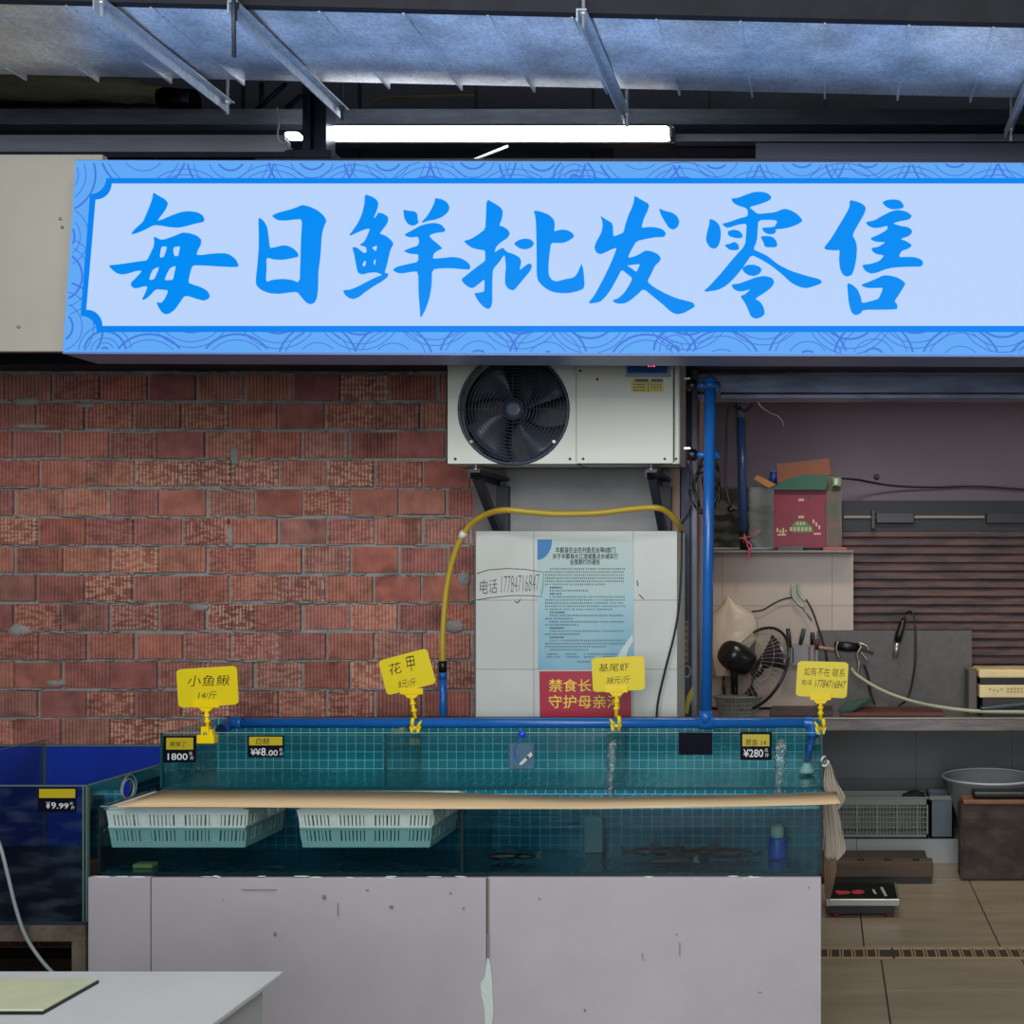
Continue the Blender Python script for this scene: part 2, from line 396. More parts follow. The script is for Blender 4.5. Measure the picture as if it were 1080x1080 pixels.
# dark lintel over the bricks, soffit, and the pale fascia board left of the sign
sbox('trim_3', navy, -5.2, 2.4, 4.80, 5.05, 2.395, 2.75, kind=S)
fasc = mat('fascia_panel', 'b9b6aa', 0.55, var=0.05, vscale=2)
sbox('wall_fascia', fasc, -5.2, XP(108, 4.13), 4.13, 4.16, 2.325, 3.01, kind=S)
b = MB()
for (px, py) in ((64, 231), (66, 240), (20, 345)): b.ball(P(px, py, 4.13), 0.006)
b.build('trim_4', stainless, kind=S)
sbox('trim_5', navy, -5.2, 2.4, 4.165, 4.80, 2.70, 2.75, kind=S)
sbox('trim_6', navy, -1.99, 2.4, 4.14, 4.16, 2.30, 3.0, kind=S)
# high wall and ceiling behind the ducts
hw = mat('high_wall', '454b56', 0.8, var=0.15, vscale=2)
sbox('wall_high', hw, -5.2, 4.5, 5.6, 5.7, 2.75, 4.3, kind=S)
b = MB()
for k in range(9): b.box(-4.4+k*0.55, -4.39+k*0.55, 5.585, 5.60, 2.75, 4.3)
b.build('trim_7', navy, kind=S)
sbox('ceiling', mat('hall_ceiling', '1a2030', 0.9), -5.5, 5.5, -1.5, 7.0, 4.3, 4.4, kind=S)
sbox('wall_left', hw, -5.5, -5.2, 2.0, 7.0, 0, 4.3, kind=S)

# tiled pillar: lower clad box and the recessed upper part
pil = tiles('pillar_tile', 'c3c9c4', 'bcc3bf', '8b8f8c', 0.386, 0.2686, 0.0016, off=(-0.028, -0.104), rough=0.3, bump=0.2, var=0.07)
sbox('wall_pillar', pil, XP(502, 4.6), XP(714, 4.6), 4.60, 4.86, 0, ZP(560, 4.6), kind=S)
upil = mat('upper_pillar', '8d8e90', 0.6, var=0.10, vscale=5, bump=0.05)
b = MB(); b.box(XP(534, 4.86), XP(696, 4.86), 4.86, 4.99, 1.6, 2.75); b.build('wall_upper_pillar', upil, kind=S)
sbox('trim_8', mat('grey_cement', '75726e', 0.9, var=0.15, vscale=12, bump=0.3), XP(500, 4.9), XP(534, 4.86), 4.90, 4.99, 0, 2.75, kind=S)
# stains running down the upper pillar
# door frame between pillar and room
tan = mat('peach_frame', 'a88878', 0.5, var=0.05)
greyf = mat('grey_frame', '5a5c66', 0.4, metal=0.5, var=0.1)
sbox('trim_9', greyf, XP(697, 4.93), XP(707, 4.93), 4.93, 4.99, 0, 2.4, kind=S)
sbox('trim_10', tan, XP(707, 4.92), XP(717, 4.92), 4.92, 4.99, 0, 2.4, kind=S)
post_m = mat('roller_guide', '2c3140', 0.4, metal=0.6, var=0.25, vscale=14)
b = MB(); b.box(XP(718.5, 4.90), XP(727, 4.90), 4.90, 5.02, 0, 2.42); b.box(XP(727, 4.92), XP(729, 4.92), 4.92, 5.02, 0, 2.42)
b.build('trim_11', post_m, kind=S)
b = MB(); b.box(XP(729, 4.9), XP(735.5, 4.9), 4.90, 5.02, 0, 2.42, 0.003); b.build('trim_12', greyf, kind=S)
# header rail over the opening
hd = mat('header_rail', '8490ae', 0.35, metal=0.4, var=0.3, vscale=5, stretch=(1, 1, 5))
b = MB(); b.box(XP(735, 4.95), 2.4, 4.95, 5.05, ZP(414, 4.95), ZP(396, 4.95)); b.build('trim_13', hd, kind=S)
b = MB(); b.box(XP(735, 4.93), 2.4, 4.93, 5.05, ZP(420, 4.93), ZP(415.5, 4.93), 0.003); b.build('trim_14', hd, kind=S)
# room behind: walls, ceiling
plast = mat('room_plaster', '7f7686', 0.85, var=0.06, vscale=2, bump=0.03)
sbox('wall_room_back', plast, -0.9, 2.6, 6.70, 6.85, 0, 3.3, kind=S)
sbox('wall_room_left', mat('room_side_wall', 'b08d7f', 0.8, var=0.05), -0.9, -0.655, 5.03, 6.70, 0, 3.3, kind=S)
sbox('wall_room_right', plast, 2.4, 2.6, 4.95, 6.70, 0, 3.3, kind=S)
sbox('trim_15', plast, -0.9, 2.6, 5.05, 6.85, 3.3, 3.4, kind=S)
sbox('wall_room_front', navy, -0.6, 2.6, 4.99, 5.04, 2.44, 3.3, kind=S)
# timber slat shutter in the room's back wall
slat = mat('shutter_slat', '5f4440', 0.5, col2='2e2730', vscale=3, stretch=(1.2, 1, 8), contrast=(0.4, 0.62))
b = MB(); zt, zb2 = ZP(528, 6.66), 0.82; k = 0; z = zt-0.12
pass
while z > zb2:
    b.box(XP(886, 6.66), 2.3, 6.640, 6.70, z-0.040, z, 0.006, 1); z -= 0.0475
b.box(XP(886, 6.66), 2.3, 6.672, 6.70, zb2, zt)
b.build('door_1', slat, kind=S)
sbox('trim_25', mat('shutter_box', '1a2030', .5), XP(886, 6.64), 2.3, 6.635, 6.70, ZP(560, 6.64), ZP(528, 6.64), kind=S)
b = MB(); b.box(XP(890, 6.63), XP(1038, 6.63), 6.62, 6.64, ZP(546.5, 6.63), ZP(544, 6.63)); b.build('trim_16', mat('pale_rail', '8f8175', 0.4), kind=S)
b = MB(); b.box(XP(924, 6.62), XP(964, 6.62), 6.60, 6.66, ZP(552, 6.62), ZP(541, 6.62), 0.004); b.box(XP(919, 6.6), XP(923, 6.6), 6.59, 6.66, ZP(558, 6.6), ZP(538, 6.6), 0.003); b.box(XP(1040, 6.62), 2.2, 6.61, 6.66, ZP(552, 6.62), ZP(541, 6.62), 0.004)
b.build('trim_17', black, kind=S)
# low tiled partition with ledge
beige = tiles('beige_tile', 'a89c92', 'a4978d', '6f665f', 0.60, 0.296, 0.0016, off=(-0.04, -0.19), rough=0.35, var=0.08)
sbox('wall_partition', beige, -0.655, XP(900, 6.48), 6.48, 6.70, 0.82, ZP(581, 6.48), kind=S)
# grey stone upstand, dark tiles under the counter, kerb
stone = mat('grey_stone', '504f4f', 0.5, var=0.12, vscale=22, bump=0.1)
sbox('trim_18', stone, XP(862, 6.44), XP(1025, 6.44), 6.44, 6.48, 0.80, ZP(665, 6.44), kind=S)
dk = tiles('dark_wall_tile', '4a4f53', '474c50', '2a2e32', 0.54, 0.60, 0.002, off=(0.03, 0.2), rough=0.3, var=0.08)
sbox('wall_under_counter', dk, -0.65, 2.39, 6.64, 6.70, 0.13, 0.76, kind=S)
kerb = tiles('kerb_tile', 'a3a9ab', '9ea5a8', '4f5456', 0.6, 0.5, 0.002, off=(-0.17, 0.1), rough=0.3)
sbox('baseboard_back', kerb, -0.655, 2.39, 6.35, 6.70, 0, 0.127, kind=S)

# ================================================================ ducts and beams overhead
def sheet(name):
    m = bpy.data.materials.new(name); m.use_nodes = True; nt = m.node_tree; b = nt.nodes['Principled BSDF']
    b.inputs['Metallic'].default_value = 0.85
    tc = N(nt, 'ShaderNodeTexCoord'); vo = N(nt, 'ShaderNodeTexVoronoi'); vo.inputs['Scale'].default_value = 130; nt.links.new(tc.outputs['Object'], vo.inputs['Vector'])
    nz = N(nt, 'ShaderNodeTexNoise'); nz.inputs['Scale'].default_value = 5; nz.inputs['Detail'].default_value = 10; nt.links.new(tc.outputs['Object'], nz.inputs['Vector'])
    mr = N(nt, 'ShaderNodeMapRange'); mr.inputs[3].default_value = 0.62; mr.inputs[4].default_value = 0.98; nt.links.new(vo.outputs['Color'], mr.inputs[0])
    m2 = N(nt, 'ShaderNodeMapRange'); m2.inputs[1].default_value = .3; m2.inputs[2].default_value = .7; m2.inputs[3].default_value = 0.6; m2.inputs[4].default_value = 1.2; nt.links.new(nz.outputs['Fac'], m2.inputs[0])
    mu = N(nt, 'ShaderNodeMath', operation='MULTIPLY'); nt.links.new(mr.outputs[0], mu.inputs[0]); nt.links.new(m2.outputs[0], mu.inputs[1])
    nt.links.new(mu.outputs[0], b.inputs['Base Color'])
    b.inputs['Roughness'].default_value = 0.42
    bp = N(nt, 'ShaderNodeBump'); bp.inputs['Strength'].default_value = 0.25; bp.inputs['Distance'].default_value = 0.02; nt.links.new(nz.outputs['Fac'], bp.inputs['Height']); nt.links.new(bp.outputs[0], b.inputs['Normal'])
    return m
zinc = sheet('spangled_zinc')
def hb(x): return EYE+1.604-0.0233*(x+2.32)          # underside height of the duct
t = thing('air_duct', 'big galvanised sheet metal air duct running across under the ceiling', 'duct', (0, 3.6, 3.1))
b = MB(); xs = [-5.1+0.25*i for i in range(33)]
prof = [(3.33, 0.62), (3.33, 0.0), (3.36, -0.002), (3.5, -0.006), (3.7, -0.004), (3.84, 0.006), (3.90, 0.035), (3.935, 0.09), (3.94, 0.62)]
rows_ = []
for x in xs: rows_.append([b.bm.verts.new((x, y, hb(x)+h)) for (y, h) in prof])
for i in range(len(xs)-1):
    for j in range(len(prof)-1):
        f = b.bm.faces.new((rows_[i][j], rows_[i+1][j], rows_[i+1][j+1], rows_[i][j+1])); f.smooth = 2 <= j <= 6
    b.bm.faces.new((rows_[i][-1], rows_[i+1][-1], rows_[i+1][0], rows_[i][0]))
dk_ = b.build('duct_body', zinc, t)
b = MB()
for k in range(-20, 12):
    x = 0.0+0.2365*k
    b.hexa([(x-.003, 3.325, hb(x)-.008), (x+.003, 3.325, hb(x)-.008), (x+.003, 3.86, hb(x)-.005), (x-.003, 3.86, hb(x)-.005), (x-.003, 3.325, hb(x)+.02), (x+.003, 3.325, hb(x)+.02), (x+.003, 3.86, hb(x)+.02), (x-.003, 3.86, hb(x)+.02)])
b.build('seam', zinc, t)
b = MB()
b.hexa([(-5.1, 3.30, hb(-5.1)-.004), (2.9, 3.30, hb(2.9)-.004), (2.9, 3.33, hb(2.9)-.004), (-5.1, 3.33, hb(-5.1)-.004), (-5.1, 3.30, hb(-5.1)+.6), (2.9, 3.30, hb(2.9)+.6), (2.9, 3.33, hb(2.9)+.6), (-5.1, 3.33, hb(-5.1)+.6)])
b.build('side_panel', mat('duct_shaded_side', '1c2029', 0.8, var=0.3, vscale=8, bump=0.2), t)  # near face of the sheet metal duct, its shade painted in as dark colour
hang_l = ['galvanised angle bar hanger under duct, furthest left', 'galvanised angle bar hanger under duct, second from left', 'galvanised angle bar hanger under duct, above middle of the sign', 'galvanised angle bar hanger under duct, at right edge']
for i, (x, y1) in enumerate(((-2.0, 3.99), (-1.63, 4.02), (-0.67, 4.02), (0.63, 4.07))):
    t = thing('duct_hanger', hang_l[i], 'hanger', (x, 3.66, hb(x)-0.03), 'duct hangers')
    z = hb(x)-0.011
    b = MB(); b.box(x-0.014, x+0.014, 3.26, y1, z-0.004, z); b.box(x-0.014, x-0.010, 3.26, y1, z-0.034, z-0.004)
    b.build('angle_bar', galv, t)
    for yy in (3.27, y1-0.03):
        b = MB().tube([(x+.004, yy, z-0.05), (x+.004, yy, 4.3)], 0.005, 8); b.lathe([(0.010, -.012), (0.010, 0)], (x+.004, yy, z-0.004), 6); b.build('threaded_rod', galv if i != 1 else dark_steel, t)
# long thin rod hanging at the second hanger
tag(MB().tube([P(247, 60, 3.2), P(246, -40, 3.2)], 0.006, 8).build('hanging_rod', dark_steel), 'thin dark rod hanging down in front of duct', 'rod')
# beam and column
beam_m = mat('beam_steel', '87919c', 0.45, metal=0.4, var=0.2, vscale=6, stretch=(1, 4, 6))
sbox('trim_19', beam_m, -5.2, 2.4, 4.60, 4.70, ZP(131, 4.6), ZP(115, 4.6), kind=S)
sbox('trim_20', navy, -5.2, 2.4, 4.66, 4.74, ZP(143, 4.6), ZP(131, 4.6), kind=S)
t_ = MB(); t_.box(XP(319, 4.28), XP(327, 4.28), 4.28, 4.36, 2.95, ZP(90, 4.28)); t_.box(XP(327, 4.30), XP(338, 4.3), 4.31, 4.34, 2.95, ZP(92, 4.3)); t_.box(XP(337, 4.28), XP(344, 4.28), 4.28, 4.36, 2.95, ZP(95, 4.28)); t_.box(XP(303, 4.27), XP(352, 4.27), 4.25, 4.38, ZP(168, 4.27), ZP(160, 4.27))
t_.build('trim_21', mat('post_steel', '1c222e', 0.35, metal=0.5, var=0.3, vscale=20), kind=S)
# grey canopy strips above the fascia, left and right
strip = mat('ribbed_strip', '868b96', 0.4, metal=0.3, var=0.12, vscale=4, stretch=(1, 1, 10))
b = MB()
for k, (a, c) in enumerate(((142, 147), (147.5, 152), (152.5, 162))): b.box(-5.2, XP(300+k*2, 4.42), 4.42-0.01*k, 4.46, ZP(c, 4.42), ZP(a, 4.42), 0.002)
b.build('trim_22', strip, kind=S)
b = MB()
for k, (a, c) in enumerate(((141, 145), (145.5, 150))): b.box(XP(712, 4.45), 2.4, 4.44-0.01*k, 4.48, ZP(c, 4.44), ZP(a, 4.44), 0.002)
b.build('trim_23', strip, kind=S)
sbox('trim_24', mat('grey_board', '62667a', 0.7), XP(797, 4.42), 2.4, 4.42, 4.43, 3.0, ZP(151, 4.42), kind=S)
# rolled canopy behind the duct on the left
t = thing('rolled_canopy', 'long olive rolled canopy behind the duct, upper left', 'canopy', (-3.6, 4.9, 3.5))
b = MB(); pts = [P(-330, 82, 4.8), P(-100, 86, 4.8), P(0, 90, 4.8), P(90, 93, 4.8), P(150, 98, 4.8), P(182, 102, 4.8)]
b.tube(curve_pts(pts, 4), [0.062]*12+[0.05]*4+[0.04]*3+[0.03]*2, 12); b.build('fabric_roll', mat('olive_canvas', 'bdb894', 0.8, var=0.2, vscale=4, stretch=(1, 5, 5), bump=0.4, bscale=10), t)
b = MB().tube([P(170, 104, 4.8), P(206, 108, 4.8)], [0.045, 0.05], 12); b.tube([P(-330, 112, 4.82), P(170, 108, 4.82)], 0.02, 8); b.build('roller_end', black, t)
for k, (a, c, lb) in enumerate((((270, 116), (302, 88), 'thin dark diagonal brace beside column, longer one'), ((276, 112), (276, 88), 'short dark upright brace left of diagonal brace'), ((300, 116), (318, 100), 'short dark diagonal brace touching column'))):
    tag(MB().tube([P(*a, 4.7), P(*c, 4.72)], 0.010, 6).build('brace', navy), lb, 'brace', 'roof braces')
b = ptube([(384, 112), (405, 104), (440, 102), (500, 100)], 4.95, 0.005, 6)
tag(b.build('cable', mat('yellow_cable', 'a09040', 0.6)), 'thin yellow cable above the lit tube', 'cable')
b = ptube([(292, 113), (294, 130), (293, 145), (299, 152)], 4.35, 0.0035, 6)
tag(b.build('loose_string', mat('pale_string', '9a9c9c', 0.8)), 'pale loose string dangling left of column', 'string')
b = MB().tube([P(497, 170, 4.4), P(536, 154, 4.42)], 0.005, 6)
tag(b.build('cable_tie', mat('white_string', 'd8d8d8', 0.6)), 'white slanted tie above the sign under the lit tube', 'string')
# tube lamps
t = thing('tube_light', 'long lit white fluorescent batten light above the sign', 'light', (XP(525, 4.45), 4.45, ZP(146, 4.45)))
sbox('housing', mat('lamp_housing', 'd8dcdc', 0.4), XP(342, 4.45), XP(712, 4.45), 4.40, 4.44, ZP(152, 4.45), ZP(139, 4.45), t)
b = MB(); b.box(XP(344, 4.43), XP(709, 4.43), 4.34, 4.40, ZP(153, 4.43), ZP(141.5, 4.43), 0.012, 3); b.build('tube', emis('tube_glow', 'f4f8ff', 14.0), t)
b = MB(); b.box(XP(709, 4.43), XP(712, 4.43), 4.34, 4.40, ZP(153.5, 4.43), ZP(141, 4.43)); b.build('end_cap', strip, t)
t = thing('tube_light', 'short lit lamp end showing just left of the column', 'light', (XP(305, 4.5), 4.5, ZP(143, 4.5)))
MB().box(XP(302, 4.5), XP(317, 4.5), 4.48, 4.53, ZP(146, 4.5), ZP(140.5, 4.5), 0.008, 2).build('tube', MATS['tube_glow'], t)

# ================================================================ the big light-box sign
SP = Plane(3.9-0.098*ZP(373, 3.9), 0.098)
t = thing('lightbox_sign', 'wide glowing blue and white lightbox sign with large blue characters', 'sign', (XP(560, 3.9), 3.98, 2.27))
n = SP.n
def sp3(px, py, off=0): 
    u = SP.uv(px, py); return SP.mat(off) @ Vector((u[0], u[1], 0))
R = 1270
def back(v, d=0.2): return Vector((v.x, v.y+d, v.z))
c = [sp3(66, 373), sp3(R, 377), sp3(R-8, 172), sp3(80, 168.5)]
b = MB(); cb = [back(v, 0.19) for v in c]; b.hexa([c[0], c[1], cb[1], cb[0], c[3], c[2], cb[2], cb[3]]); case = b.build('case', mat('sign_case', '7284b8', 0.4, metal=0.0), t)
face = flat('border_panel', [[(67.5, 371.5), (R-1, 375.5), (R-8, 173.5), (81, 170)]], SP, emis('sign_border', '66b0ff', 0.92), 0.002, 0.004, t)
# wave pattern printed on the border
inside = lambda x, y: (171.5 < y < 371.5+(x-66)*0.0033) and x > 68.5+(371-y)*0.067 and x < R-10
def inner(x, y): return 108 < x < 1240 and 193 < y < 347
def ribbons(name, arcs, m, off):
    b = MB(); M = SP.mat(off)
    for (cx, cy, r, a0, a1, w) in arcs:
        k = max(8, int(r*abs(a1-a0)/4)); prev = None
        for i in range(k+1):
            a = a0+(a1-a0)*i/k
            o = (cx+(r+w/2)*math.cos(a), cy-(r+w/2)*math.sin(a)); q = (cx+(r-w/2)*math.cos(a), cy-(r-w/2)*math.sin(a))
            ok = inside(*o) and inside(*q) and not inner(*o)
            if ok:
                cur = [b.bm.verts.new(M @ Vector((*SP.uv(*z), 0))) for z in (o, q)]
                if prev: b.bm.faces.new((prev[0], cur[0], cur[1], prev[1]))
                prev = cur
            else: prev = None
    return b.build(name, m, t)
ra = random.Random(5); arcs = []
def fam(cx, cy, rs, a0=0, a1=2*PI, w=1.0):
    for i, r in enumerate(rs): arcs.append((cx, cy, r, a0, a1, w*(2.1 if i % 3 == 0 else 1.0)))
for k in range(14):
    x = 150+k*86+ra.uniform(-10, 10)
    fam(x, 166-ra.uniform(0, 12), (15, 24, 40, 46), PI, 2*PI)
    fam(x+44, 218+ra.uniform(0, 14), (34, 44, 50), 0.15*PI, 0.85*PI)
    fam(x+6, 384+ra.uniform(-4, 12), (12, 22, 36, 42), 0, PI)
    fam(x+50, 330-ra.uniform(0, 12), (30, 40, 46), PI*1.1, 1.9*PI)
for (cy, rr) in ((185, (12, 22, 30, 40)), (250, (18, 24, 33)), (292, (26, 34, 42)), (345, (16, 26, 38, 48))): fam(62, cy, rr)
fam(112, 372, (5, 10, 15, 22, 28)); fam(606, 190, (5, 10, 16, 22)); fam(712, 370, (5, 9, 16, 22))
ribbons('wave_pattern', arcs, emis('sign_wave', '4a80e6', 0.9), 0.0065)
def notch(x0, y0, x1, y1, r, sl=0.0):
    """rectangle with concave round corners; sl slants the left edge"""
    pts = []
    def arc(cx, cy, a0, a1):
        for i in range(9):
            a = math.radians(a0+(a1-a0)*i/8); pts.append((cx+r*math.cos(a), cy-r*math.sin(a)))
    arc(x0+sl, y0, -90, 0); arc(x1, y0, 180, 270); arc(x1+4, y1, 90, 180); arc(x0, y1, 0, 90)
    return pts
flat('frame_line', [notch(88, 350.5, R-24, 189.5, 16, 0)[::1] if False else notch(98, 189.5, R-26, 351, 17, 0)], SP, emis('sign_frame', '0a86f5', 0.95), 0.0075, 0.003, t) if False else None
def frame_poly(x0t, x0b, x1, y0, y1, r):
    pts = []
    for i in range(9): a = math.radians(-90+90*i/8); pts.append((x0t+r*math.cos(a), y0-r*math.sin(a)))
    for i in range(9): a = math.radians(180+90*i/8); pts.append((x1+r*math.cos(a), y0-r*math.sin(a)))
    for i in range(9): a = math.radians(90+90*i/8); pts.append((x1+5+r*math.cos(a), y1-r*math.sin(a)))
    for i in range(9): a = math.radians(0+90*i/8); pts.append((x0b+r*math.cos(a), y1-r*math.sin(a)))
    # reorder: left-top arc runs down->right, so list clockwise from there
    lt, rt, rbq, lb = pts[:9], pts[9:18], pts[18:27], pts[27:]
    return lt+rt+rbq+lb
fr_ = flat('frame_line', [frame_poly(97, 87, R-26, 189.2, 351, 17)], SP, emis('sign_frame', '0a86f5', 0.95), 0.0075, 0.003, t)
inn = flat('white_panel', [frame_poly(103.5, 93.8, R-32, 195.4, 344.8, 17)], SP, emis('sign_white', 'bcd6ff', 0.98), 0.011, 0.003, t)
G = {}
G['mei'] = (115, 200, [[(368,38),(420,68),(462,92),(484,122),(470,160),(440,205),(395,262),(440,250),(520,215),(590,190),(650,184),(710,192),(752,212),(768,245),(762,268),(700,280),(620,302),(560,314),(490,308),(430,297),(372,292),(310,325),(250,352),(192,368),(225,325),(290,268),(310,220),(340,150),(358,100),(366,65)],
 [(372,380),(435,412),(500,392),(560,368),(600,351),(660,358),(715,378),(745,408),(740,445),(718,485),(704,522),(735,530),(820,518),(920,512),(970,525),(1015,560),(1038,612),(1020,622),(900,618),(780,610),(676,606),(660,650),(640,742),(680,760),(740,778),(790,805),(812,845),(800,870),(760,885),(700,868),(640,848),(608,850),(575,900),(540,950),(500,983),(460,992),(430,970),(405,925),(394,893),(430,905),(455,880),(490,805),(440,798),(385,795),(345,840),(310,870),(278,880),(300,840),(328,774),(290,772),(250,785),(220,788),(195,770),(195,745),(240,700),(285,650),(240,650),(180,668),(130,680),(85,672),(50,645),(18,608),(80,604),(180,590),(270,576),(322,570),(345,520),(370,470),(378,430)],
 [(430,458),(478,462),(468,500),(452,545),(416,550)],[(522,465),(582,458),(572,500),(566,536),(530,536)],[(418,618),(400,670),(375,720),(334,725),(345,680),(368,635)],[(548,610),(535,670),(524,725),(454,725),(470,680),(500,625)]])
G['ri'] = (260, 200, [[(112,240),(125,238),(155,262),(180,310),(190,380),(200,475),(240,468),(300,452),(340,455),(385,475),(420,510),(425,540),(380,550),(300,565),(230,562),(172,545),(175,620),(168,742),(220,722),(300,714),(370,722),(435,745),(440,600),(445,400),(455,247),(400,248),(320,258),(260,255),(212,222),(270,195),(350,175),(400,160),(452,135),(510,148),(570,175),(620,215),(645,258),(620,310),(605,380),(600,480),(592,570),(580,650),(578,780),(570,860),(550,900),(520,912),(490,905),(450,860),(415,815),(350,820),(270,832),(190,825),(130,800),(95,765),(92,720),(105,600),(115,470),(115,350)]])
G['xian'] = (360, 200, [[(200,52),(250,68),(290,92),(306,125),(295,170),(265,245),(290,225),(302,196),(340,202),(375,222),(384,248),(370,285),(340,325),(312,360),(360,375),(400,405),(425,438),(400,480),(385,540),(370,610),(352,668),(385,672),(375,700),(330,735),(260,775),(190,825),(150,858),(105,873),(70,862),(40,835),(28,803),(80,800),(140,778),(220,735),(290,700),(340,684),(290,662),(230,665),(180,680),(145,668),(130,600),(118,530),(100,463),(140,470),(170,495),(190,512),(215,508),(210,465),(155,450),(195,425),(220,375),(242,318),(200,325),(140,350),(70,382),(110,330),(150,270),(180,200),(198,120)],
 [(255,465),(298,452),(288,500),(262,480)],[(190,575),(210,572),(205,610),(185,620),(180,605)],[(272,565),(288,560),(277,612),(266,590)],
 [(502,172),(530,180),(590,186),(610,205),(612,255),(622,268),(600,290),(570,298),(535,285),(510,245),(503,205)],[(748,82),(800,90),(845,115),(862,155),(850,190),(810,225),(750,250),(690,260),(636,280),(690,220),(725,160),(745,115)],
 [(508,368),(570,335),(630,300),(690,282),(750,276),(800,290),(832,332),(815,348),(760,352),(700,372),(725,405),(770,440),(808,475),(770,492),(738,515),(728,558),(800,552),(890,542),(950,552),(1000,580),(1025,612),(1020,640),(960,638),(880,630),(800,630),(724,640),(722,760),(705,860),(675,950),(634,1025),(630,950),(620,830),(618,655),(560,658),(500,670),(455,668),(415,645),(450,620),(530,600),(618,582),(618,520),(570,520),(530,510),(502,496),(550,475),(616,455),(625,420),(615,382),(560,390),(525,382)]])
G['pi'] = (480, 200, [[(258,90),(310,118),(360,148),(386,180),(380,235),(355,298),(395,308),(430,335),(440,362),(420,395),(370,425),(330,465),(320,508),(355,485),(388,470),(402,490),(425,508),(470,520),(515,545),(530,575),(515,650),(550,620),(590,592),(615,605),(600,650),(550,710),(500,770),(470,805),(430,795),(404,760),(402,700),(410,620),(400,525),(385,540),(350,590),(308,635),(302,720),(302,830),(302,900),(290,940),(265,950),(230,930),(190,885),(160,826),(200,822),(240,815),(242,760),(242,715),(200,750),(150,788),(110,775),(75,745),(60,718),(120,670),(190,615),(248,575),(248,530),(245,490),(200,485),(140,470),(105,445),(78,418),(130,405),(190,370),(248,325),(252,250)],
 [(468,440),(510,410),(560,398),(610,408),(632,438),(605,470),(560,484),(515,475)],
 [(626,178),(690,190),(750,215),(785,250),(792,290),(785,345),(830,330),(880,330),(925,350),(946,380),(910,410),(860,432),(810,432),(762,432),(752,500),(742,600),(742,680),(770,725),(810,735),(870,718),(940,705),(970,670),(990,620),(1002,594),(1015,640),(1027,785),(970,810),(900,825),(830,825),(760,812),(700,775),(660,730),(650,680),(650,560),(648,400),(645,280),(638,220)]])
G['fa'] = (610, 200, [[(638,160),(680,182),(740,195),(780,222),(800,265),(785,308),(750,330),(715,315),(680,260),(650,205)],
 [(446,62),(500,95),(565,130),(550,180),(520,240),(500,318),(550,308),(610,310),(665,325),(695,355),(680,386),(610,388),(540,400),(462,418),(425,480),(392,550),(440,542),(490,520),(530,492),(580,498),(630,520),(655,552),(640,582),(608,608),(580,670),(545,735),(600,780),(680,825),(780,868),(870,890),(905,900),(923,928),(880,955),(830,982),(780,992),(735,975),(670,915),(590,850),(518,790),(470,835),(410,885),(370,905),(325,908),(290,900),(275,880),(320,868),(370,820),(405,765),(432,710),(390,675),(345,640),(310,710),(260,800),(215,860),(170,898),(80,908),(130,850),(190,740),(240,640),(280,550),(310,468),(260,485),(215,508),(178,522),(145,505),(132,468),(150,420),(190,350),(200,280),(178,218),(220,248),(278,280),(280,385),(320,370),(362,352),(375,290),(400,215),(430,150),(444,100)],
 [(385,610),(440,602),(492,598),(475,635),(462,662),(425,632)]])
G['ling'] = (735, 195, [[(272,122),(320,120),(390,92),(450,72),(510,70),(560,82),(590,112),(570,138),(500,165),(410,190),(450,220),(480,245),(550,238),(620,230),(660,212),(690,203),(740,215),(790,245),(835,295),(800,320),(740,345),(680,358),(620,362),(622,385),(605,400),(560,402),(525,380),(512,352),(560,350),(610,345),(632,310),(625,292),(560,288),(485,292),(480,370),(475,450),(445,522),(500,545),(560,575),(640,640),(740,690),(850,725),(960,752),(982,772),(975,788),(920,808),(860,825),(800,812),(740,780),(670,715),(590,650),(500,595),(430,562),(380,640),(310,730),(240,800),(170,838),(50,855),(110,800),(200,700),(290,590),(382,490),(388,400),(395,318),(330,325),(270,345),(235,352),(198,320),(250,310),(330,280),(402,262),(402,215),(385,195),(320,175),(285,152)],
 [(103,280),(145,295),(180,330),(193,380),(188,450),(168,500),(135,517),(100,500),(73,450),(85,380),(100,330)],[(245,380),(290,366),(335,375),(362,405),(360,430),(310,432),(260,418),(245,400)],[(218,485),(260,478),(300,460),(330,485),(335,520),(300,528),(255,522)],[(500,420),(550,415),(595,422),(625,450),(635,490),(615,505),(535,502),(525,465)],[(358,665),(400,642),(450,640),(500,658),(512,685),(490,715),(450,730),(400,720),(365,690)],
 [(272,795),(330,790),(400,765),(470,738),(530,728),(590,742),(612,775),(590,815),(540,855),(455,908),(500,930),(530,980),(535,1030),(500,1055),(460,1063),(425,1045),(400,980),(375,930),(342,888),(385,870),(425,830),(380,845),(330,850),(290,830)]])
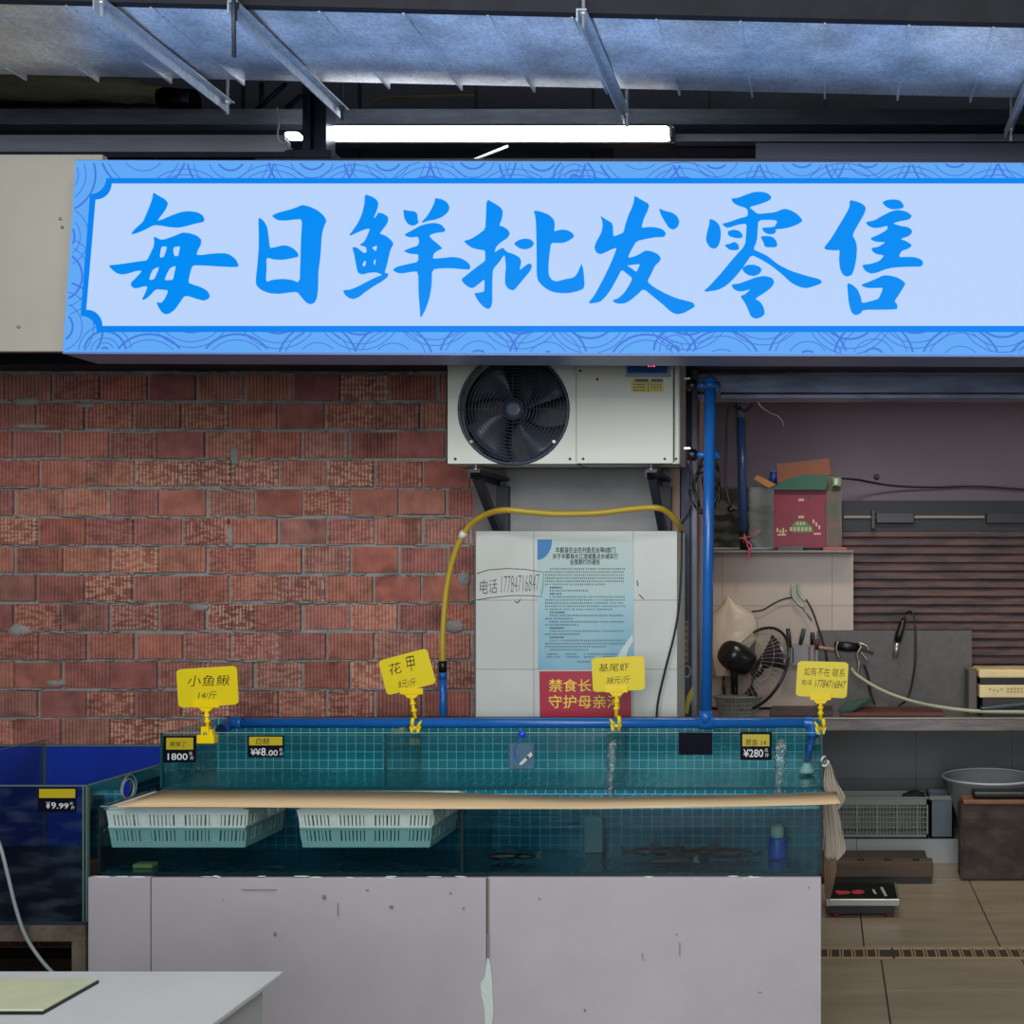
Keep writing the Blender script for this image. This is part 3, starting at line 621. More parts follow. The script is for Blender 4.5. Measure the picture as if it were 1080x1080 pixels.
G['shou'] = (855, 200, [[(305,97),(360,108),(410,130),(435,162),(415,215),(370,290),(326,372),(352,415),(364,470),(358,560),(340,640),(325,682),(285,697),(250,680),(228,630),(222,560),(228,485),(195,492),(95,482),(160,400),(220,300),(275,210),(305,150)],
 [(558,115),(600,96),(660,92),(705,104),(730,140),(725,158),(680,168),(630,168),(590,150)],
 [(428,270),(500,258),(570,215),(640,182),(690,175),(750,188),(795,220),(770,250),(700,262),(640,280),(700,300),(760,308),(790,330),(795,352),(770,378),(700,402),(750,420),(795,450),(770,475),(710,495),(688,545),(750,542),(820,545),(870,565),(882,595),(865,618),(760,618),(640,625),(580,640),(520,665),(470,673),(425,650),(400,605),(470,598),(540,575),(578,528),(520,522),(485,500),(475,472),(530,465),(590,425),(520,425),(480,412),(467,396),(530,370),(600,330),(602,295),(550,312),(500,316),(455,302)],
 [(285,745),(330,762),(370,800),(395,860),(400,905),(460,892),(530,872),(550,830),(568,782),(510,785),(440,785),(388,762),(450,740),(510,715),(570,686),(630,690),(690,708),(745,748),(720,790),(690,840),(655,888),(678,915),(680,952),(560,955),(412,955),(390,985),(350,1000),(318,975),(298,900),(290,820)]])
let_m = emis('sign_letter', '0090fa', 0.95)
for kx, (ox, oy, loops) in G.items():
    flat('character', [[(ox+x/7.448, oy+y/7.448) for x, y in l] for l in loops], SP, let_m, 0.0145, 0.0025, t, sm=1)
# ================================================================ air conditioner and brackets
AY = 4.45
ax0, ax1, az0, az1 = XP(471, AY), XP(717, AY), ZP(489, AY), 2.60
t = thing('condenser_unit', 'white outdoor air conditioner unit with round black fan grille mounted under the sign', 'air conditioner', (-0.98, 4.6, az0))
acw = mat('ac_white', 'c9cfc6', 0.4, var=0.02, vscale=4)
fx, fz, fr = XP(542, AY), ZP(432, AY), 57.5*AY/FPX
# case: front plate with a round opening, then a hollow box
b = MB(); nseg = 48; bm = b.bm
fxm = XP(607, AY)
outer = []
for i in range(nseg):
    a = 2*PI*i/nseg; dx, dz = math.cos(a), math.sin(a)
    sx = ((fxm-fx) if dx > 0 else (fx-ax0))/max(abs(dx), 1e-6); sz = ((az1-fz) if dz > 0 else (fz-az0))/max(abs(dz), 1e-6)
    s_ = min(sx, sz); outer.append((fx+dx*s_, fz+dz*s_))
corners = [(fxm, az1), (ax0, az1), (ax0, az0), (fxm, az0)]
for cx_, cz_ in corners:
    k = min(range(nseg), key=lambda i: (outer[i][0]-cx_)**2+(outer[i][1]-cz_)**2); outer[k] = (cx_, cz_)
ro = [bm.verts.new((x, AY, z)) for x, z in outer]; ri = [bm.verts.new((fx+fr*math.cos(2*PI*i/nseg), AY, fz+fr*math.sin(2*PI*i/nseg))) for i in range(nseg)]
rj = [bm.verts.new((fx+fr*math.cos(2*PI*i/nseg), AY+.06, fz+fr*math.sin(2*PI*i/nseg))) for i in range(nseg)]
for i in range(nseg):
    j = (i+1) % nseg; bm.faces.new((ro[i], ri[i], ri[j], ro[j])); bm.faces.new((ri[i], rj[i], rj[j], ri[j]))
b.build('fan_panel', acw, t)
b = MB(); b.box(fxm+.004, XP(710, AY), AY-.003, AY+.03, az0, az1, 0.003); b.build('access_panel', acw, t)
b = MB(); b.box(XP(711, AY), ax1, AY-.002, AY+.20, az0, az1, 0.008); b.box(ax0+.001, ax1-.003, AY+.17, AY+.20, az0, az1); b.box(ax0, ax0+.004, AY, AY+.20, az0, az1); b.box(ax0, ax1-.003, AY+.002, AY+.20, az0, az0+.006); b.box(ax0, ax1-.003, AY, AY+.20, az1-.006, az1); b.box(fxm-.002, fxm+.008, AY+.006, AY+.18, az0, az1)
b.build('case', acw, t)
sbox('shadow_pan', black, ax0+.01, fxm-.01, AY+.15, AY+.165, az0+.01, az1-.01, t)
gm = mat('fan_grille', '2c374a', 0.4)
b = MB()
def ring(b, c, r, tr, n=48, k=6, M=None):
    bmt = bmesh.new(); rr = []
    for i in range(n):
        a = 2*PI*i/n; rr.append([bmt.verts.new(((r+tr*math.cos(2*PI*j/k))*math.cos(a), (r+tr*math.cos(2*PI*j/k))*math.sin(a), tr*math.sin(2*PI*j/k))) for j in range(k)])
    for i in range(n):
        for j in range(k):
            f = bmt.faces.new((rr[i][j], rr[(i+1) % n][j], rr[(i+1) % n][(j+1) % k], rr[i][(j+1) % k])); f.smooth = True
    b.merge(bmt, Matrix.Translation(c) @ (M or Matrix.Rotation(PI/2, 4, 'X')))
for i in range(13): ring(b, (fx, AY-0.018+0.012*(i/13)**2, fz), fr*(0.2+0.8*i/13), 0.0016, 40, 4)
ring(b, (fx, AY-.004, fz), fr, 0.006, 48, 8)
for k in range(4):
    a = PI/2*k; b.tube([(fx+fr*.2*math.cos(a), AY-.02, fz+fr*.2*math.sin(a)), (fx+fr*1.02*math.cos(a), AY-.008, fz+fr*1.02*math.sin(a))], 0.0018, 6)
b.lathe([(fr*.2, -.004), (fr*.2, .004), (fr*.1, .008)], (fx, AY-.014, fz), 24, Matrix.Rotation(PI/2, 4, 'X'))
b.build('fan_grille', gm, t)
fanm = mat('fan_blade', '39414b', 0.4)
b = MB()
for k in range(4):
    a0 = PI*2*k/4+0.5; g0 = []
    for i in range(7):
        r = fr*(0.15+0.80*i/6)
        g0.append([b.bm.verts.new((fx+r*math.cos(a0+s_*(0.25+0.30*i/6)+0.35*i/6), AY+.06+.03*s_, fz+r*math.sin(a0+s_*(0.25+0.30*i/6)+0.35*i/6))) for s_ in (-1, -.3, .4, 1)])
    for i in range(6):
        for j in range(3): b.bm.faces.new((g0[i][j], g0[i+1][j], g0[i+1][j+1], g0[i][j+1])).smooth = True
b.lathe([(fr*.2, 0), (fr*.2, .05), (fr*.12, .06)], (fx, AY+.1, fz), 20, Matrix.Rotation(PI/2, 4, 'X'))
fan_o = b.build('fan_rotor', fanm, t); md = fan_o.modifiers.new('s', 'SOLIDIFY'); md.thickness = 0.003
APL = Plane(AY)
ph = []
for (px, py) in ((480, 484), (601, 484), (615, 484), (701, 484), (713, 484), (542, 484), (612, 391), (630, 400)): MB().lathe([(0.0055, 0), (0.004, 0.003)], P(px, py, AY-.003), 8, Matrix.Rotation(PI/2, 4, 'X')).build('screw', dark_steel, t)
for (px, py) in ((498, 466), (585, 466)): MB().lathe([(0.010, 0), (0.011, 0.006), (0.006, 0.012)], P(px, py, AY-.002), 12, Matrix.Rotation(PI/2, 4, 'X')).build('grille_knob', stainless, t)
pd = sbox('display_panel', mat('display_frame', '8d9ba6', 0.35), XP(660, AY), XP(707, AY), AY-.012, AY, ZP(398, AY), ZP(362, AY), t, 0.003)
scr = sbox('screen', mat('display_glass', '2f5aa0', 0.15), XP(662.5, AY), XP(704, AY), AY-.016, AY-.010, ZP(394.5, AY), ZP(364, AY), pd, 0.003)
text('digits', '-0.8', 681, 371, 692, 388, APL, emis('led_red', 'ff4060', 2.5), 0.018, pd)
lb = sbox('rating_sticker', mat('sticker_yellow', 'c9c24a', 0.5), XP(666, AY), XP(700, AY), AY-.005, AY-.002, ZP(414, AY), ZP(400.5, AY), t)
marks('print', [(670, 400, 684, 403), (687, 400, 699, 403), (683.5, 403, 684.6, 414)]+[(668+k*3.2, 405+j*3, 670+k*3.2+ra.random(), 406.4+j*3) for k in range(4) for j in range(3)]+[(687+k*3, 405+j*2.6, 688.6+k*3, 406.6+j*2.6) for k in range(4) for j in range(3)], APL, mat('sticker_print', '63608a', 0.6), 0.0055, lb)
for i, (xf, lb_) in enumerate(((505, 'dark steel wall bracket holding the left end of the air conditioner'), (689, 'dark steel wall bracket holding the right end of the air conditioner'))):
    X = XP(xf, AY+.05)
    t = thing('wall_bracket', lb_, 'bracket', (X, 4.7, ZP(530, 4.7)), 'air conditioner brackets')
    b = MB(); b.box(X-.022, X+.022, AY-.01, 4.859, az0-.034, az0-.022); b.box(X-.022, X-.016, AY-.01, 4.859, az0-.055, az0-.034); b.build('arm', dark_steel, t)
    b = MB(); b.box(X-.025, X+.025, 4.83, 4.859, az0-.33, az0-.055, 0.002); b.build('wall_rail', dark_steel, t)
    b = MB(); b.hexa([(X-.016, AY+.02, az0-.06), (X+.012, AY+.02, az0-.06), (X+.012, 4.83, az0-.30), (X-.016, 4.83, az0-.30), (X-.016, AY+.07, az0-.05), (X+.012, AY+.07, az0-.05), (X+.012, 4.83, az0-.25), (X-.016, 4.83, az0-.25)]); b.build('strut', dark_steel, t)
    b = MB(); b.lathe([(.016, 0), (.016, .006), (.006, .008), (.006, .018), (.014, .0215)], (X-.005, AY+.03, az0-.0218), 10); b.build('mounting_foot', stainless, t)
# hose over the brackets, blue riser below it
t = thing('garden_hose', 'yellow garden hose looping up over the tiled pillar from a blue riser pipe', 'hose', (XP(467, 4.58), 4.58, 0.9))
hp = [(467, 700, 4.58), (467, 672, 4.58), (469, 640, 4.58), (473, 610, 4.58), (481, 580, 4.57), (494, 556, 4.55), (512, 543, 4.50), (532, 538, 4.44), (560, 540, 4.44), (590, 542, 4.44), (630, 541, 4.44), (665, 537, 4.44), (692, 535.5, 4.44), (705, 541, 4.48), (714, 551, 4.53), (718, 558, 4.6)]
ptube(hp, 4.55, 0.0115, 10, 6).build('hose', mat('hose_yellow', 'b59a2c', 0.35), t)
MB().tube([P(486, 567, 4.56), P(490, 561, 4.555)], 0.014, 10).build('white_tie', mat('tie_white', 'd8d8d0', 0.5), t)
b = MB(); b.tube([P(467, 709, 4.58), P(467, 697, 4.58)], 0.016, 10); b.build('coupling', black, t)
b = MB(); b.tube([P(467.5, 775, 4.58), P(467, 709, 4.58)], 0.0145, 12); b.tube([P(467, 716, 4.58), P(467, 709, 4.58)], 0.0165, 12); b.build('riser_pipe', blue_pipe, t)
tag(ptube([(719, 560), (718.5, 600), (716, 640), (711, 670), (702, 705), (694, 740), (692.5, 762)], 4.55, 0.0045, 6).build('black_cable', black), 'thin black cable running down the right edge of the tiled pillar', 'cable')

# ================================================================ posters on the pillar
PP = Plane(4.60)
m = mat('poster_blue', 'a9c3c4', 0.35, var=0.0)
nt = m.node_tree; bs = nt.nodes['Principled BSDF']; tc = N(nt, 'ShaderNodeTexCoord'); sp = N(nt, 'ShaderNodeSeparateXYZ'); nt.links.new(tc.outputs['Object'], sp.inputs[0])
mr = N(nt, 'ShaderNodeMapRange'); mr.inputs[1].default_value = ZP(575, 4.6); mr.inputs[2].default_value = ZP(706, 4.6); nt.links.new(sp.outputs[2], mr.inputs[0])
nz = N(nt, 'ShaderNodeTexNoise'); nz.inputs['Scale'].default_value = 4; nt.links.new(tc.outputs['Object'], nz.inputs['Vector'])
ad = N(nt, 'ShaderNodeMath', operation='ADD'); nt.links.new(mr.outputs[0], ad.inputs[0]); nt.links.new(nz.outputs['Fac'], ad.inputs[1])
s2 = N(nt, 'ShaderNodeMath', operation='SUBTRACT'); s2.inputs[1].default_value = 0.5; nt.links.new(ad.outputs[0], s2.inputs[0])
rp = N(nt, 'ShaderNodeValToRGB'); nt.links.new(s2.outputs[0], rp.inputs[0])
rp.color_ramp.elements[0].color = lin('aec4c0'); rp.color_ramp.elements[1].color = lin('6fa6c0'); e = rp.color_ramp.elements.new(0.45); e.color = lin('9fc4cc')
nt.links.new(rp.outputs[0], bs.inputs['Base Color'])
t = flat('notice_poster', [[(567, 569), (668, 569), (668.5, 706), (567.5, 706)]], PP, m, 0.001, 0.0015)
tag(t, 'pale blue printed notice poster on the tiled pillar', 'poster')
flat('corner_ornament', [[(567, 569), (582.5, 569)]+[(567+15.5*math.cos(a), 569+21.5*math.sin(a)) for a in [PI/2*i/8 for i in range(1, 8)]]+[(567, 590.5)]], PP, mat('poster_dark_blue', '2a78b4', 0.4), 0.003, 0.0005, t)
flat('wave_ornament', [[(651, 694), (656, 684), (662, 676), (667.5, 668), (668, 676), (663, 684), (660, 694), (658, 702), (650, 703)]], PP, mat('poster_pale', 'c3d2d2', 0.4), 0.003, 0.0005, t)
pin = mat('poster_ink', '1d3038', 0.6)
text('title', '丰都县农业农村委员会等8部门', 586, 577, 649, 583.2, PP, pin, 0.0037, t, offset=0.012)
text('title', '关于丰都县长江流域重点水域实行', 583, 583.6, 652, 589.6, PP, pin, 0.0037, t, offset=0.012)
text('title', '全面禁捕的通告', 601, 589.6, 633, 595.6, PP, pin, 0.0037, t, offset=0.012)
pin2 = mat('poster_body_ink', '41606a', 0.7)
rows2 = []
rr = random.Random(9)
def line(x0, x1, y, bold=False):
    x = x0
    while x < x1:
        w = rr.uniform(1.1, 1.5)
        rows2.append((x, y, x+w, y+0.45)); rows2.append((x+0.1, y+0.95, x+w-0.1, y+1.35)); rows2.append((x+w*0.4, y, x+w*0.6, y+1.9))
        if bold: rows2.append((x, y+0.3, x+w, y+1.4))
        x += 1.95 if rr.random() > 0.06 else 2.9
def para(y, ls, first=584, end=658):
    for i in range(ls): line(first-5.5 if i else first, end if i < ls-1 else rr.uniform(600, 650), y); y += 3.3; 
    return y
X0, X1 = 575, 658
y = 599.2
for ls, head in ((6, 1), (1, 1), (5, 1), (2, 0), (2, 1), (2, 1), (3, 0), (1, 0)):
    for i in range(ls): line(X0+(5 if i == 0 else 0), X1 if i < ls-1 else (X1-rr.uniform(5, 60) if ls > 1 else 620), y); y += 3.28
    if head: line(X0+5, X0+5+rr.uniform(10, 17), y, True); y += 3.28
for yy in (689, 692): 
    for xa in (577, 597, 616, 636): line(xa, xa+rr.uniform(10, 17), yy)
line(609, 622, 697)
marks('body_print', rows2, PP, pin2, 0.0037, t)
t = flat('banner', [[(569, 708), (665.5, 707.5), (666, 755.5), (569.5, 756)]], PP, mat('banner_red', 'a8203c', 0.35), 0.001, 0.0015)
tag(t, 'red banner poster with yellow characters below the pale blue notice', 'poster')
yl = mat('banner_yellow', 'f2d24a', 0.5)
text('slogan', '禁食长江鱼', 579, 716, 654, 729.5, PP, yl, 0.003, t, offset=0.006)
text('slogan', '守护母亲河', 579, 733, 655, 747, PP, yl, 0.003, t, offset=0.006)
# handwriting on the tiles
hw_ink = mat('marker_ink', '55595a', 0.6)
text('handwriting', '17784716847', 528, 606.5, 569.5, 624, PP, hw_ink, 0.0036, None, rot=0.06, shear=0.35, offset=-0.022)['label'] = 'x'
hwo = bpy.data.objects['handwriting']; tag(hwo, 'handwritten phone number in marker left of the pale blue notice', 'writing')
text('characters', '电话', 506, 611, 525, 626, PP, hw_ink, 0.0036, hwo, rot=0.08, shear=0.2, offset=-0.012)
b = MB(); 
b.tube([PP.mat(0.003) @ Vector((*PP.uv(*q), 0)) for q in ((503, 605), (515, 601), (535, 599.5), (555, 600.5), (573.5, 603.5), (573, 617), (571, 629.5), (560, 628), (540, 628), (520, 630), (503, 632.5))], 0.0012, 4)
b.build('outline', hw_ink, hwo)
for q in (((543, 634), (546, 636), (549, 632)), ((674, 627), (679, 632)), ((672, 612), (673, 618))): MB().tube([PP.mat(0.002) @ Vector((*PP.uv(*z), 0)) for z in q], 0.0018, 4).build('tick_mark', hw_ink, hwo)

# ================================================================ tanks
gl = clear('tank_glass', 'f6fbfb', 0.5, 0.02)
gl_old = clear('scratched_glass', 'bccbd4', 0.6, 0.08, white=0.05, wcol='6f8494', wave=True)
water_u = clear('water_upper', 'e6f8f8', 0.5, 0.06, bump=0.25, bscale=22)
water_l = clear('water_lower', 'c2dde0', 0.5, 0.08, bump=0.5, bscale=14)
seal = mat('glass_edge', '0f4a4c', 0.3)
sealk = mat('black_silicone', '071a1e', 0.4)
tile_u = tiles('mosaic_upper', '1c90a2', '178699', 'c8e6e4', 0.0345, 0.0315, 0.0011, off=(0.01, 0.004), rough=0.15, var=0.12)
tile_l = tiles('mosaic_lower', '187d98', '13718c', 'a0ccd0', 0.0345, 0.0315, 0.0011, off=(0.0, 0.0), rough=0.15, var=0.12)
tile_f = tiles('mosaic_floor', '13708f', '0f6684', '8fbcc4', 0.0345, 0.0345, 0.0011, axes='XY', rough=0.15, var=0.1)
# white plinth: three boards on a block core
core = thing('tank_plinth', 'low white boarded plinth carrying the glass fish tanks', 'plinth', (-1.15, 4.0, 0))
BZ = ZP(924, 3.7); e0, e1, e2, e3 = XP(96, 3.7), XP(161.5, 3.7), XP(514.5, 3.7), XP(866, 3.7)
for i, (a, c) in enumerate(((e0, e1-.0015), (e1+.0015, e2-.002), (e2+.002, e3))):
    o = sbox('front_board', white_board, a, c, 3.685+(0.0, 0.002, 0.001)[i], 3.71, 0.0, BZ-(0.0, .003, .001)[i], core, 0.002)
sbox('core', mat('plinth_side', '8c8378', 0.8, var=0.1), e0+.01, e3-.004, 3.71, 4.56, 0, 0.585, core)
chip = mat('white_plaster', 'c9d8d4', 0.8, bump=0.4)
b = MB(); r5 = random.Random(4)
for k in range(26):
    x = r5.uniform(e0, e3); MB().ball((x, 3.69, BZ-r5.uniform(-.002, .004)), 1, (r5.uniform(.006, .03), .005, r5.uniform(.0015, .003)), 6).build('plaster_crumb', chip, core)
PB = Plane(3.684)
o = flat('plaster_patch', [[(514, 1009), (517, 1013), (519, 1030), (520, 1050), (521, 1066), (519, 1084), (512, 1086), (511, 1060), (508, 1050), (507, 1036), (512, 1030), (513, 1018)]], PB, chip, 0.001, 0.002, core, sm=1)
b = MB(); dkm = mat('scuff_mark', '7a756e', 0.8)
for q_ in [(716.5, 994, 717.3, 1008), (713, 984.8, 714.6, 986), (677.5, 1005, 678.2, 1013), (474, 941, 476.5, 943), (411, 955, 415, 958), (340, 944, 344, 948), (289, 983, 291.5, 987), (386, 938, 389, 939.5), (356, 952, 357, 966), (488, 957, 490, 959), (255, 938, 292, 939), (514.2, 926, 516, 984), (515, 984, 516.5, 1012), (852, 935, 853.5, 937), (568, 947, 570, 948.5), (235, 949, 236.5, 950), (800, 1046, 803, 1047), (616, 1064, 618, 1067)]: marks('scuff', [q_], PB, dkm, 0.002, core)

def tank(root, X0, X1, Y0, Y1, Z0, Z1, divs, th=0.008, tile=None, tfloor=None, wlev=None, wm=None, glass=None, edge=None, back=True, backz=None):
    glass = glass or gl
    sbox('front_pane', glass, X0, X1, Y0, Y0+th, Z0+th, Z1, root)
    sbox('side_pane', glass, X0, X0+th, Y0+th, Y1, Z0+th, Z1, root)
    sbox('side_pane', glass, X1-th, X1, Y0+th, Y1, Z0+th, Z1, root)
    if back: sbox('tiled_back', tile, X0, X1, Y1, Y1+.03, Z0, backz or Z1, root)
    sbox('tiled_floor' if tfloor else 'floor_panel', tfloor or tile, X0, X1, Y0, Y1, Z0, Z0+th, root)
    for d in divs: (lambda dv: MB().box(d-.004, d+.004, Y0+th-.001, Y0+th+.008, Z0+th, Z1-.004).build('divider_edge', edge or seal, dv))(sbox('divider', glass, d-.003, d+.003, Y0+th+.008, Y1, Z0+th, Z1-.004, root))
    b = MB()
    for x in (X0, X1-.006): b.box(x, x+.006, Y0-.001, Y0+.006, Z0, Z1)
    b.box(X0, X1, Y0-.001, Y0+.004, Z0, Z0+.008)
    b.build('edge_seal', edge or seal, root)
    b = MB(); b.box(X0+.006, X1-.006, Y0, Y0+th, Z1-.0015, Z1+.0005); b.build('rim_edge', mat('rim_glass', '7fb5b0', 0.2), root)
    if wlev: sbox('water', wm, X0+th+.002, X1-th-.002, Y0+th+.002, Y1-.002, Z0+th+.001, wlev, root)
# upper tank
UX0, UX1, UY0, UY1, UZ0, UZ1 = XP(169, 4.1), XP(867.5, 4.1), 4.10, 4.47, 0.802, 1.0
t = thing('glass_fish_tank', 'upper long fish tank with bright teal mosaic back under the blue pipe', 'fish tank', ((UX0+UX1)/2, 4.28, UZ0), 'fish tanks')
tank(t, UX0, UX1, UY0, UY1, UZ0, UZ1, [XP(406, 4.11), XP(642, 4.11)], tile=tile_u, tfloor=tile_f, wlev=ZP(786, 4.1), wm=water_u, backz=1.003)
sbox('base_step', tile_l, UX0, UX1, 4.10, 4.50, 0.60, 0.8018, t)
sbox('rear_ledge', mat('dark_ledge', '2a2c30', 0.7), UX0, UX1, 4.50, 4.56, 0.60, 1.0, t)
# lower tank
LX0, LX1, LY0, LY1, LZ0, LZ1 = XP(103.5, 3.7), XP(866.5, 3.7), 3.70, 4.02, BZ+.001, ZP(850.5, 3.7)
t = thing('glass_fish_tank', 'lower long fish tank standing on the white plinth, under the tan plank', 'fish tank', ((LX0+LX1)/2, 3.9, LZ0), 'fish tanks')
tank(t, LX0, LX1, LY0, LY1, LZ0, LZ1, [XP(487, 3.705)], tile=tile_l, tfloor=tile_f, wlev=ZP(875, 3.7), wm=water_l, backz=0.795, edge=sealk)
# old blue tank at the left on a rusty frame
BX1, BX0, BY0, BY1, BZ0, BZ1 = XP(92, 3.8), -4.4, 3.80, 4.86, ZP(972, 3.8), ZP(829, 3.8)
t = thing('old_fish_tank', 'old scratched glass tank with blue lined back, standing left of the plinth', 'fish tank', (-3.2, 4.3, BZ0))
blue = mat('blue_liner', '0a2f9e', 0.45, var=0.1)
sbox('front_pane', gl_old, BX0, BX1, BY0, BY0+.01, BZ0, BZ1, t)
# side pane with a drain hole
SY = BY0+.01
hy, hz, hr = 4.02, ZP(832, 4.02), 0.030
b = MB(); bm = b.bm
rect_ = []
for i in range(32):
    a = 2*PI*i/32; dy, dz = math.cos(a), math.sin(a)
    s1 = ((BY1-hy) if dy > 0 else (hy-SY))/max(abs(dy), 1e-6); s2_ = ((BZ1-hz) if dz > 0 else (hz-BZ0))/max(abs(dz), 1e-6); q = min(s1, s2_)
    rect_.append((hy+dy*q, hz+dz*q))
for cc in ((BY1, BZ1), (SY, BZ1), (SY, BZ0), (BY1, BZ0)):
    k = min(range(32), key=lambda i: (rect_[i][0]-cc[0])**2+(rect_[i][1]-cc[1])**2); rect_[k] = cc
for X in (BX1-.008, BX1):
    o_ = [bm.verts.new((X, y_, z_)) for y_, z_ in rect_]; i_ = [bm.verts.new((X, hy+hr*math.cos(2*PI*i/32), hz+hr*math.sin(2*PI*i/32))) for i in range(32)]
    for i in range(32): bm.faces.new((o_[i], o_[(i+1) % 32], i_[(i+1) % 32], i_[i]))
b.build('side_pane', clear('old_side_glass', 'd8e2e4', 1.0, 0.1, white=0.07, wcol='8f9fb0', wave=True), t)
b = MB(); ring(b, (BX1+.002, hy, hz), hr+.003, .0025, 32, 6, Matrix.Rotation(PI/2, 4, 'Y')); ring(b, (BX1+.002, hy+.008, hz+.004), hr+.012, .0012, 32, 6, Matrix.Rotation(PI/2, 4, 'Y')); b.build('drain_hole_rim', mat('white_silicone', '8b989c', 0.6), t)
sbox('blue_back', blue, BX0, BX1, BY1, BY1+.02, BZ0, ZP(787, BY1), t)
sbox('blue_floor', mat('murky_floor', '1c2c3c', .6), BX0, BX1, BY0, BY1, BZ0-.01, BZ0, t)
sbox('divider', gl, XP(48, BY1)-.004, XP(48, BY1)+.004, BY0+.02, BY1, BZ0, BZ1-.002, t)
b = MB(); ed = mat('old_edge', '5f7a72', 0.4)
b.box(BX1-.014, BX1-.010, BY0-.002, BY0+.012, BZ0, BZ1); b.box(BX1-.003, BX1+.001, BY0-.002, BY0+.012, BZ0, BZ1); b.box(BX0, BX1, BY0-.001, BY0+.009, BZ1-.001, BZ1+.002); b.box(BX1-.009, BX1+.001, BY0, BY1, BZ1-.001, BZ1+.002); b.box(XP(48, BY1)-.004, XP(48, BY1)+.004, BY0+.02, BY1, BZ1-.003, BZ1); b.box(XP(48, BY1)-.003, XP(48, BY1)+.003, BY1-.005, BY1, BZ0, ZP(787, BY1)); b.box(BX0, BX1, BY1-.004, BY1+.02, ZP(787, BY1), ZP(786, BY1)+.001)
b.build('edge_seal', ed, t)
t = thing('tank_stand', 'rusty square tube frame under the old blue tank', 'stand', (-3.2, 4.3, 0))
rust = mat('rusty_steel', '6f695c', 0.7, col2='4a3d34', vscale=9, bump=0.2)
for (y0, y1) in ((3.79, 3.84), (4.80, 4.85)): sbox('rail', rust, BX0, BX1+.0, y0, y1, BZ0-.062, BZ0-.011, t, 0.003)
sbox('rail', rust, BX1-.05, BX1, 3.84, 4.80, BZ0-.062, BZ0-.011, t, 0.003)
for x in (BX1-.045, -3.6): 
    for y in (3.79, 4.80): sbox('leg', rust, x, x+.045, y, y+.045, 0, BZ0-.062, t, 0.003)
tag(ptube([(-14, 860, 3.74), (0, 892, 3.74), (8, 922, 3.74), (16, 955, 3.74), (26, 985, 3.74), (40, 1008, 3.74), (56, 1026, 3.72), (76, 1040, 3.70)], 3.74, 0.0055, 8).build('drain_hose', mat('pale_hose', '8f9c9e', 0.4)), 'thin pale hose hanging in front of the old blue tank', 'hose')

# ================================================================ baskets, plank, streams, fish
bw = mat('white_basket', 'dfe4e0', 0.45)
def basket(x0, x1, y0, y1, z0, z1, label, rim):
    t = thing('plastic_basket', label, 'basket', ((x0+x1)/2, (y0+y1)/2, z0), 'white baskets in the lower tank')
    def at(u, v, h):  # u,v in -1..1; h 0..1 taper
        k = 0.93+0.07*h; cx_, cy_ = (x0+x1)/2, (y0+y1)/2
        return (cx_+u*(x1-x0)/2*k, cy_+v*(y1-y0)/2*k, z0+(z1-z0)*h)
    b = MB()
    def wall(fn, L, nslot):
        # horizontal bands
        for (h0, h1) in ((0, .16), (.44, .56), (.84, 1.0)):
            p = [fn(-1, h0), fn(1, h0), fn(1, h1), fn(-1, h1)]; b.bm.faces.new([b.bm.verts.new(q) for q in p])
        for (h0, h1) in ((.16, .44), (.56, .84)):
            k = 0
            for i in range(nslot+1):
                u0 = -1+2*i/nslot-.35*2/nslot*.5; u1 = u0+.66*2/nslot
                if i % 9 == 0: u0 -= .8/nslot; u1 += .8/nslot
                p = [fn(max(-1, u0), h0), fn(min(1, u1), h0), fn(min(1, u1), h1), fn(max(-1, u0), h1)]; b.bm.faces.new([b.bm.verts.new(q) for q in p])
    nx = int((x1-x0)/0.0125); ny = int((y1-y0)/0.0125)
    wall(lambda u, h: at(u, -1, h), x1-x0, nx); wall(lambda u, h: at(u, 1, h), x1-x0, nx)
    wall(lambda u, h: at(-1, u, h), y1-y0, ny); wall(lambda u, h: at(1, u, h), y1-y0, ny)
    b.bm.faces.new([b.bm.verts.new(at(u, v, 0.02)) for u, v in ((-1, -1), (1, -1), (1, 1), (-1, 1))])
    o = b.build('slotted_body', bw, t); md = o.modifiers.new('s', 'SOLIDIFY'); md.thickness = 0.003
    b = MB()
    a0, a1, c0, c1 = rim
    b.box(a0, a1, c0, c0+.016, z1, z1+.006, 0.002); b.box(a0, a1, c1-.016, c1, z1, z1+.006, 0.002); b.box(a0, a0+.018, c0, c1, z1, z1+.006, 0.002); b.box(a1-.018, a1, c0, c1, z1, z1+.006, 0.002)
    b.build('rim', bw, t)
bz0, bz1 = ZP(893, 3.74), LZ1-.012
basket(XP(112, 3.73)+.002, XP(262, 3.73), 3.725, 4.00, bz0, bz1, 'white slotted plastic basket at the left end of the lower tank', (LX0+.009, XP(264, 3.72), 3.712, 4.0))
basket(XP(314, 3.73), XP(457, 3.73), 3.725, 4.00, bz0, bz1, 'white slotted plastic basket near the middle of the lower tank', (XP(312, 3.72), XP(462, 3.72), 3.712, 4.0))
